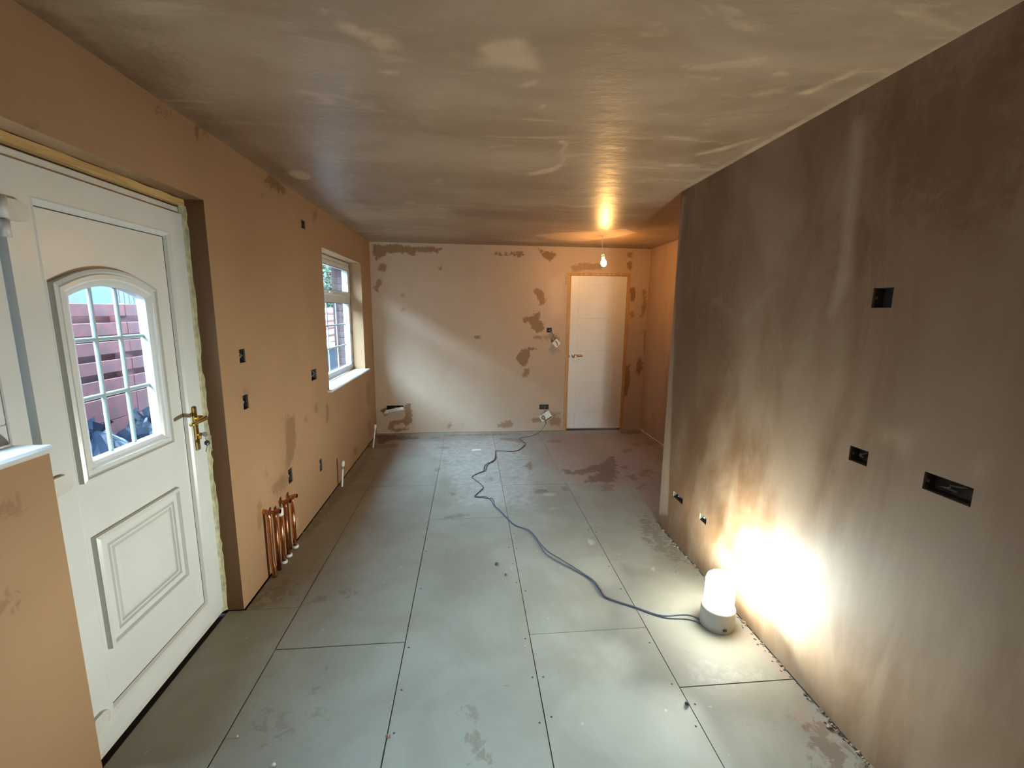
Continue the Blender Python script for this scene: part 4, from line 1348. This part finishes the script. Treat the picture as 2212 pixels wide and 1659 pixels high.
sw_c = at(1202, 741.5, 1, D-.07)
t, m = plate_thing('switch_front', sw_c, .088, .088, .009, math.radians(45), math.radians(-8), 'white light switch front with blue mark hanging diamond-wise', 'light switch')
part(MB().rbox((-.036, .004, -.036), (.036, .022, .036), .004, m), 'moulded_back', M['cream'], t)
bl = MB()
for k in range(5):
    a = math.radians(45)
    u = -.026+.013*k
    v = .006*math.sin(k*.8)
    # the strip runs steeply down to the right
    q = Matrix.Rotation(-math.radians(45)+math.radians(60), 4, 'Y')
    mm = m @ q
    bl.rbox((u-.0075, -.0056, v-.006), (u+.0075, -.0044, v+.006), .0004, mm)
part(bl, 'tape_strip', M['tape'], t)
mf = Matrix.Translation(tuple(at(1203, 731, 1, D-.03))) @ Matrix.Rotation(math.radians(33), 4, 'Y')
sf = MB()
for a, b in (((-.043, -.043), (-.036, .043)), ((.036, -.043), (.043, .043)), ((-.036, .036), (.036, .043)), ((-.036, -.043), (.036, -.036))):
    sf.rbox((a[0], -.005, a[1]), (b[0], .005, b[1]), .002, mf)
part(sf, 'spacer_frame', M['cream'], t)
hcx = at(1187, 714, 1, D)
for k in (-1, 0, 1):
    part(MB().tube(smooth_path([(hcx[0]+.004*k, D+.028, hcx[2]), (hcx[0]+.02, D-.02, hcx[2]-.02+.006*k), (hcx[0]+.06+.01*k, D-.045, hcx[2]-.09), tuple(m @ Vector((.0, .022, .01)))]), .0036, 7), 'feed_cable', M['wire'], t)

lp_c = at(853, 889, 1, D-.06)
t, m = plate_thing('blank_plate', lp_c, .255, .095, .012, math.radians(-11), math.radians(68), 'long white multi-gang plate hanging tilted in the corner', 'socket')
part(MB().rbox((-.11, .006, -.038), (.118, .036, .038), .005, m), 'moulded_back', M['plastic'], t)
part(MB().rbox((-.122, .006, -.044), (-.108, .020, .044), .003, m), 'spacer_frame', M['cream'], t)
part(MB().tube([m @ Vector((0, .03, 0)), (lp_c[0], D-.02, lp_c[2]+.035), (lp_c[0], D-.001, lp_c[2]+.042)], .005, 8), 'feed_cable', M['wire'], t)

# ------------------------------------------------------------------ copper pipes by the left wall
pipe_spec = [((583, 1246), 1104, 'elbow_wall', 'copper', 'thick copper pipe nearest the back door, bent into the wall', 'none'),
             ((601, 1231), 1105, 'elbow', 'copper_dull', 'second copper pipe from the back door, elbow on top', 'none'),
             ((609, 1217), 1097, 'cap', 'copper', 'copper pipe with a white cap on top', 'collar'),
             ((617, 1203), 1083, 'elbow', 'copper_dull', 'fourth copper pipe from the back door, open elbow on top', 'collar'),
             ((631, 1184), 1072, 'elbow', 'copper', 'copper pipe farthest from the back door, open elbow on top', 'collar')]
PXX = -1.178
for (bxp, topy, kind, mat, label, foot) in pipe_spec:
    b0 = at(bxp[0], bxp[1], 2, 0.0)
    y = float(b0[1])
    x = PXX if kind != 'elbow_wall' else PXX-.004
    # top height on the plane of the pipe
    q = at(bxp[0]-8, topy, 1, y)
    zt = float(q[2])
    r = .0125 if kind != 'elbow_wall' else .014
    t = empty('copper_pipe', (x, y, 0), label, 'pipe', 'copper pipes by the left wall')
    if kind == 'elbow_wall':
        pts = [(x+.006, y, 0), (x+.006, y, .06), (x, y, .12), (x, y, zt-.04), (x-.006, y, zt-.014), (XL+.010, y, zt-.004), (XL-.02, y, zt)]
        part(MB().tube(smooth_path(pts, 3), r, 14), 'tube', M[mat], t)
    elif kind == 'elbow':
        part(MB().tube([(x, y, 0), (x, y, zt-.030)], r, 14), 'tube', M[mat], t)
        pts = [(x, y, zt-.034), (x, y, zt-.018), (x+.004, y, zt-.006), (x+.012, y, zt), (x+.034, y, zt+.001)]
        part(MB().tube(smooth_path(pts, 3), r+.0018, 14, caps=False), 'elbow', M[mat], t)
        part(MB().tube([(x+.008, y, zt), (x+.010, y, zt)], r, 12), 'bore', M['black'], t)
        part(MB().tube([(XL-.02, y-.004, zt-.002), (x, y-.002, zt-.004)], r*.8, 10), 'wall_stub', M[mat], t)
    else:
        part(MB().tube([(x, y, 0), (x, y, zt-.03)], r, 14), 'tube', M[mat], t)
        part(MB().lathe([(.013, -.05), (.019, -.048), (.019, -.034), (.0175, -.033), (.019, -.031), (.019, -.018), (.0175, -.017), (.019, -.015), (.0185, -.004), (.014, 0), (0, 0)], 20, Matrix.Translation((x, y, zt))), 'push_fit_cap', M['plastic'], t)
    if foot == 'collar':
        part(MB().lathe([(r, .006), (.020, .004), (.021, .010), (.020, .020), (r+.001, .022)], 18, Matrix.Translation((x, y, 0))), 'collar', M['plastic'], t)

for i, ((bxp, byp), (txp, typ), lab) in enumerate((((739, 1051), (741, 995), 'white plastic pipe standing midway along the left wall'), ((806, 967), (811, 917), 'white plastic pipe in the far left corner'))):
    b0 = at(bxp, byp, 2, 0.0)
    b0 = np.array([max(b0[0], XL+.03), b0[1], 0])
    y = float(b0[1])
    q = at(txp, typ, 1, y)
    t = empty('radiator_pipe', (float(b0[0]), y, 0), lab, 'pipe', 'white radiator pipes by the left wall')
    top = Vector((float(q[0]), y, float(q[2])))
    bot = Vector((float(b0[0]), y, 0))
    ax = (top-bot).normalized()
    L_ = (top-bot).length
    rot = ax.to_track_quat('Z', 'Y').to_matrix().to_4x4()
    m = Matrix.Translation(bot) @ rot
    part(MB().lathe([(.0085, 0), (.0085, L_-.055)], 14, m), 'tube', M['plastic'], t)
    part(MB().lathe([(.009, L_-.078), (.0135, L_-.076), (.0135, L_-.064), (.0125, L_-.060), (.0125, L_-.052), (.009, L_-.05)], 8, m, False), 'compression_nut', M['steel'], t)
    part(MB().lathe([(.013, L_-.052), (.0145, L_-.048), (.0145, L_-.018), (.012, L_-.005), (.008, L_), (0, L_)], 16, m), 'valve_cap', M['plastic'], t)


# ------------------------------------------------------------------ bits on the floor
def lump(name, p, r, mat, label, cat, seed, flat=.55):
    rr = random.Random(seed)
    mb = MB()
    prof = [(0, 0), (.8, .03), (1, .35), (.8, .75), (.35, .98), (0, 1)]
    nn = 9
    vs = []
    for q, z in prof:
        for k in range(nn):
            a = 2*math.pi*k/nn
            f = q*(1+rr.uniform(-.22, .22)) if q else 0
            vs.append((r*f*math.cos(a), r*f*math.sin(a), r*flat*2*z*(1+rr.uniform(-.08, .08))*(z > .05)))
    fs = [(i*nn+k, i*nn+(k+1) % nn, (i+1)*nn+(k+1) % nn, (i+1)*nn+k) for i in range(len(prof)-1) for k in range(nn)]
    mb.add(vs, fs)
    o = mb.build(name, mat)
    o.location = (float(p[0]), float(p[1]), 0.0)
    tag(o, label, cat, 'bits lying on the floor')
    return o


lump('rubble_lump', at(1073, 1220, 2, 0), .013, M['stone'], 'dark round lump of rubble on the middle floor boards', 'rubble', 1)
lump('rubble_lump', at(1093, 1243, 2, 0), .010, M['brown_lump'], 'small brown lump of rubble right of the dark one', 'rubble', 2)
lump('rubble_lump', at(837, 1592, 2, 0), .008, M['rubble'], 'pale crumb on the long floor joint near the camera', 'rubble', 3)
lump('rubble_lump', at(591, 1654, 2, 0), .008, M['paper'], 'white crumb at the bottom edge of the floor', 'rubble', 4)
lump('rubble_lump', at(512, 1592, 2, 0), .005, M['paper'], 'tiny white crumb left of the middle floor boards', 'rubble', 5)
lump('rubble_lump', at(1484, 1521, 2, 0), .009, M['stone'], 'dark splinter on the joint in front of the work light', 'rubble', 6)
pp = at(1029, 972, 2, 0)
pm = MB().rbox((-.05, -.024, .0), (.05, .024, .0012), .0004, Matrix.Rotation(.12, 4, 'Z'))
pm.rbox((-.03, -.012, .0012), (.02, .008, .0024), .0004, Matrix.Rotation(.3, 4, 'Z'))
po = pm.build('paper_scrap', M['paper'])
po.location = (float(pp[0]), float(pp[1]), .0005)
tag(po, 'small white paper scrap on the far floor left of the flex', 'paper')
cm = MB()
rr = random.Random(9)
for k in range(240):
    y = rr.uniform(1.0, YE) if k < 170 else rr.uniform(3.0, D-.02)
    x = (XR-.004-abs(rr.gauss(0, .012))) if k < 170 else (XL+.006+abs(rr.gauss(0, .012)))
    s = rr.uniform(.0015, .0045)*(1.6 if rr.random() < .12 else 1)
    mtx = Matrix.Translation((x, y, s*.6)) @ Matrix.Rotation(rr.uniform(0, 6), 4, 'Z') @ Matrix.Rotation(rr.uniform(-.4, .4), 4, 'X')
    cm.rbox((-s*1.5, -s, -s*.6), (s*1.5, s, s*.6), s*.3, mtx)
co = cm.build('wall_foot_crumbs', M['rubble'])
tag(co, 'plaster crumbs scattered along the foot of the walls', 'crumbs', kind='stuff')

# ------------------------------------------------------------------ outside: path, red fence, sacks, shed, hedge, bin
GZ = -.18
ground = MB().box((-22, -42, GZ-.2), (XB+.001, 36, GZ)).build('ground', M['soil'])
tag(ground, 'concrete path outside the back door', 'path', kind='structure')
XFN = -3.1
fence = empty('red_fence', (XFN, 5.0, GZ), 'red stained slatted fence outside the back door', 'fence')
bay = 1.8
slat_a = MB().rbox((-.011, -bay/2+.002, -.0525), (.011, bay/2-.002, .0525), .003).build('slat', M['fence_red'])
slat_mesh = slat_a.data
bpy.data.objects.remove(slat_a)
slat_b = MB().rbox((-.011, -bay/2+.002, -.0985), (.011, bay/2-.002, .0985), .003).build('board', M['fence_red'])
board_mesh = slat_b.data
bpy.data.objects.remove(slat_b)
post_b = MB().rbox((-.045, -.045, 0), (.045, .045, 1.62-GZ), .006).build('post', M['fence_red'])
post_mesh = post_b.data
bpy.data.objects.remove(post_b)
for b in range(-1, 6):
    yc = 3.42+bay*b+.0
    for i in range(5):
        s = link('slat', slat_mesh, fence)
        s.location = (random.uniform(-.002, .002), yc-5.0, 1.562-.16*i-GZ)
    for i in range(5):
        s = link('slat', slat_mesh, fence)
        s.location = (-.115, yc-5.0, 1.482-.16*i-GZ)
    for i in range(5):
        s = link('board', board_mesh, fence)
        s.location = (random.uniform(-.002, .002), yc-5.0, .722-.2*i-GZ)
        if .722-.2*i < GZ+.1:
            s.location.z = .1
    p = link('post', post_mesh, fence)
    p.location = (-.058, yc-bay/2-5.0, 0)
# grey paling fence farther away
gf = empty('paling_fence', (-7.0, 9.0, GZ), 'weathered grey vertical board fence behind the red one', 'fence')
pal = MB().rbox((-.01, -.058, 0), (.01, .058, 2.12-GZ), .004).build('paling', M['fence_grey'])
pal_mesh = pal.data
bpy.data.objects.remove(pal)
for k in range(46):
    s = link('paling', pal_mesh, gf)
    s.location = (.0, -2.6+k*.128, random.uniform(-.02, .01))
part(MB().box((-7.05, 6.3, .4), (-7.011, 12.3, .5)).box((-7.05, 6.3, 1.6), (-7.011, 12.3, 1.7)), 'rail', M['fence_grey'], gf)
# blue shed
sh = empty('garden_shed', (-6.2, 7.6, GZ), 'sky blue painted shed rising behind the red fence', 'shed')
part(MB().rbox((-6.7, 6.2, GZ), (-6.0, 8.12, 2.3), .01), 'wall', M['shed_blue'], sh)
a0 = at(170, 640, 0, -6.0)
part(MB().rbox((-6.0, float(a0[1])-.5, GZ), (-5.97, float(a0[1])+.02, 2.3), .004), 'corner_board', M['shed_trim'], sh)
part(MB().rbox((-6.8, 6.1, 2.3), (-5.9, 8.2, 2.4), .02), 'roof', M['shed_trim'], sh)


def foliage(name, c, rx, ry, rz, count, label, seed, size=.07, trunk=True):
    rs_ = np.random.RandomState(seed)
    t = empty(name, (c[0], c[1], GZ), label, 'tree', 'greenery outside')
    d = rs_.normal(size=(count, 3))
    d /= np.linalg.norm(d, axis=1)[:, None]
    rad = rs_.uniform(.55, 1.0, count)[:, None]
    P = d*rad*np.array([rx, ry, rz])+np.array([0, 0, c[2]-GZ])
    a = rs_.normal(size=(count, 3))
    a /= np.linalg.norm(a, axis=1)[:, None]
    b = np.cross(a, rs_.normal(size=(count, 3)))
    b /= np.linalg.norm(b, axis=1)[:, None]
    s = rs_.uniform(.6, 1.3, count)[:, None]*size
    V_ = np.stack([P-a*s, P+b*s*.45, P+a*s, P-b*s*.45], 1).reshape(-1, 3)
    mb = MB()
    mb.v = [tuple(v) for v in V_]
    mb.f = [(4*i, 4*i+1, 4*i+2, 4*i+3) for i in range(count)]
    mb.smooth = [False]*count
    o = mb.build('foliage', M['leaf'], t)
    o['kind'] = 'stuff'
    if trunk:
        MB().tube([(0, 0, 0), (.03, .02, (c[2]-GZ)*.6), (0, 0, c[2]-GZ)], [.08, .06, .03], 8).build('trunk', M['bark'], t)
    return t


foliage('garden_tree', (-8.4, 10.6, 2.7), 1.2, 1.9, 1.5, 5200, 'dense green tree behind the grey fence', 1)
foliage('garden_tree', (-8.4, 15.2, 2.8), 1.2, 1.9, 1.6, 4200, 'green tree seen through the right-hand door panes', 2)
foliage('hedge_tree', (-5.4, 18.4, 2.6), 1.1, 1.3, 1.6, 4200, 'leafy green bush seen through the kitchen window', 3)
# black refuse sacks against the fence


def sack(c, rx, ry, rz, label, seed):
    rs_ = random.Random(seed)
    t = empty('refuse_sack', (c[0], c[1], GZ), label, 'refuse sack', 'black refuse sacks by the fence')
    mb = MB()
    nu, nv = 30, 18
    ph = [rs_.uniform(0, 6.28) for _ in range(8)]
    vs = []
    for j in range(nv+1):
        v = j/nv
        th = math.pi*v
        for i in range(nu):
            u = 2*math.pi*i/nu
            rr_ = math.sin(th)**.8
            wr = 1+.09*math.sin(5*u+ph[0]+3*v)+.07*math.sin(9*u+ph[1]-6*v)+.05*math.sin(14*u+ph[2]+9*v)+.05*math.sin(7*v*3+ph[3]+2*u)
            z = (1-math.cos(th))/2
            vs.append((rx*rr_*wr*math.cos(u), ry*rr_*wr*math.sin(u), 2*rz*(z*(.94+.06*math.sin(3*u+ph[4])))))
    fs = [(j*nu+i, j*nu+(i+1) % nu, (j+1)*nu+(i+1) % nu, (j+1)*nu+i) for j in range(nv) for i in range(nu)]
    mb.add(vs, fs)
    mb.build('sack_body', M['bag'], t)
    nk = MB()
    for k in range(7):
        a = k*.9+ph[5]
        nk.add([(0, 0, 2*rz*.9), (.10*math.cos(a), .10*math.sin(a), 2*rz+.07), (.12*math.cos(a+.5), .12*math.sin(a+.5), 2*rz+.03)], [(0, 1, 2)])
    nk.build('tied_neck', M['bag'], t)
    return t


sack((-2.64, 3.24, GZ), .30, .25, .465, 'black refuse sack at the left of the pile by the fence', 1)
sack((-2.70, 3.86, GZ), .30, .25, .435, 'black refuse sack in the middle of the pile by the fence', 2)
sack((-2.64, 4.48, GZ), .30, .25, .47, 'black refuse sack at the right of the pile by the fence', 3)
oc = MB().rbox((-.05, -.30, -.02), (.05, .30, .02), .003, Matrix.Translation((-2.52, 4.02, .80)) @ Matrix.Rotation(.35, 4, 'X') @ Matrix.Rotation(.4, 4, 'Z')).build('timber_offcut', M['offcut'])
tag(oc, 'white timber offcut lying on the right-hand refuse sack', 'offcut')
# brick pier beyond the kitchen window
bp = empty('brick_pier', (-1.62, 6.05, GZ), 'red brick pier seen through the right of the kitchen window', 'brick pier')
part(MB().box((-1.775, 6.012, GZ), (-1.461, 6.3, 2.9)), 'mortar_core', M['mortar'], bp)
bk = MB().rbox((-.0515, -.006, 0), (.0515, .1, .065), .003).build('brick', M['brick'])
half_mesh = bk.data
bpy.data.objects.remove(bk)
bk = MB().rbox((-.1035, -.006, 0), (.1035, .1, .065), .003).build('brick', M['brick'])
full_mesh = bk.data
bpy.data.objects.remove(bk)
for k in range(40):
    z = .01+k*.075
    if k % 2:
        seq = [(-1.778+.1035, full_mesh), (-1.778+.217+.0515, half_mesh)]
    else:
        seq = [(-1.778+.0515, half_mesh), (-1.778+.113+.1035, full_mesh)]
    for x, me in seq:
        o = link('brick', me, bp)
        o.location = (x+1.62, 6.010-6.05, z)
# blue wheelie bin
wb = empty('wheelie_bin', (-2.12, 7.0, GZ), 'blue wheelie bin seen through the bottom of the kitchen window', 'bin')
tz = 1.0
body = MB()
vs = []
for z, w, d in ((GZ+.06, .20, .24), (tz, .28, .34)):
    vs += [(-2.12-w, 7.0-d, z), (-2.12+w, 7.0-d, z), (-2.12+w, 7.0+d, z), (-2.12-w, 7.0+d, z)]
body.add(vs, [(0, 3, 2, 1), (4, 5, 6, 7), (0, 1, 5, 4), (1, 2, 6, 5), (2, 3, 7, 6), (3, 0, 4, 7)])
part(body, 'body', M['bin'], wb)
part(MB().rbox((-2.43, 6.63, tz), (-1.81, 7.37, tz+.06), .02), 'lid', M['bin_lid'], wb)
part(MB().tube([(-2.36, 7.40, tz+.0), (-2.36, 7.46, tz+.03), (-1.88, 7.46, tz+.03), (-1.88, 7.40, tz)], .014, 8), 'handle', M['bin'], wb)
for s in (-1, 1):
    part(MB().lathe([(0, -.02), (.09, -.02), (.1, 0), (.09, .02), (0, .02)], 18, Matrix.Translation((-2.12+s*.2, 7.22, GZ+.1)) @ Matrix.Rotation(math.pi/2, 4, 'Y')), 'wheel', M['black'], wb)

# the long house across the gardens, whose eaves hide the lower sky
nh = empty('neighbour_house', (-13.0, 8.0, GZ), 'long brick house standing beyond the gardens', 'house')
part(MB().box((-15.0, -40.0, GZ), (-10.0, 34.0, 6.3)), 'walls', M['brick'], nh)
part(MB().add([(-9.7, -40.3, 6.3), (-9.7, 34.3, 6.3), (-12.5, 34.3, 8.3), (-12.5, -40.3, 8.3), (-15.3, -40.3, 6.3), (-15.3, 34.3, 6.3)],
              [(0, 1, 2, 3), (3, 2, 5, 4), (0, 3, 4), (1, 5, 2), (0, 4, 5, 1)]), 'roof', M['fence_grey'], nh)

eh = empty('end_house', (-2.0, 24.0, GZ), 'brick house closing the far end of the side passage', 'house')
part(MB().box((-9.0, 22.0, GZ), (6.0, 27.0, 6.3)), 'walls', M['brick'], eh)
part(MB().add([(-9.3, 21.7, 6.3), (6.3, 21.7, 6.3), (6.3, 24.5, 8.3), (-9.3, 24.5, 8.3), (-9.3, 27.3, 6.3), (6.3, 27.3, 6.3)],
              [(0, 1, 2, 3), (3, 2, 5, 4), (0, 3, 4), (1, 5, 2), (0, 4, 5, 1)]), 'roof', M['fence_grey'], eh)
foliage('hedge_tree', (-2.6, 17.6, 1.9), 1.6, 1.2, 1.9, 5200, 'round green bush at the end of the passage', 4, .09)
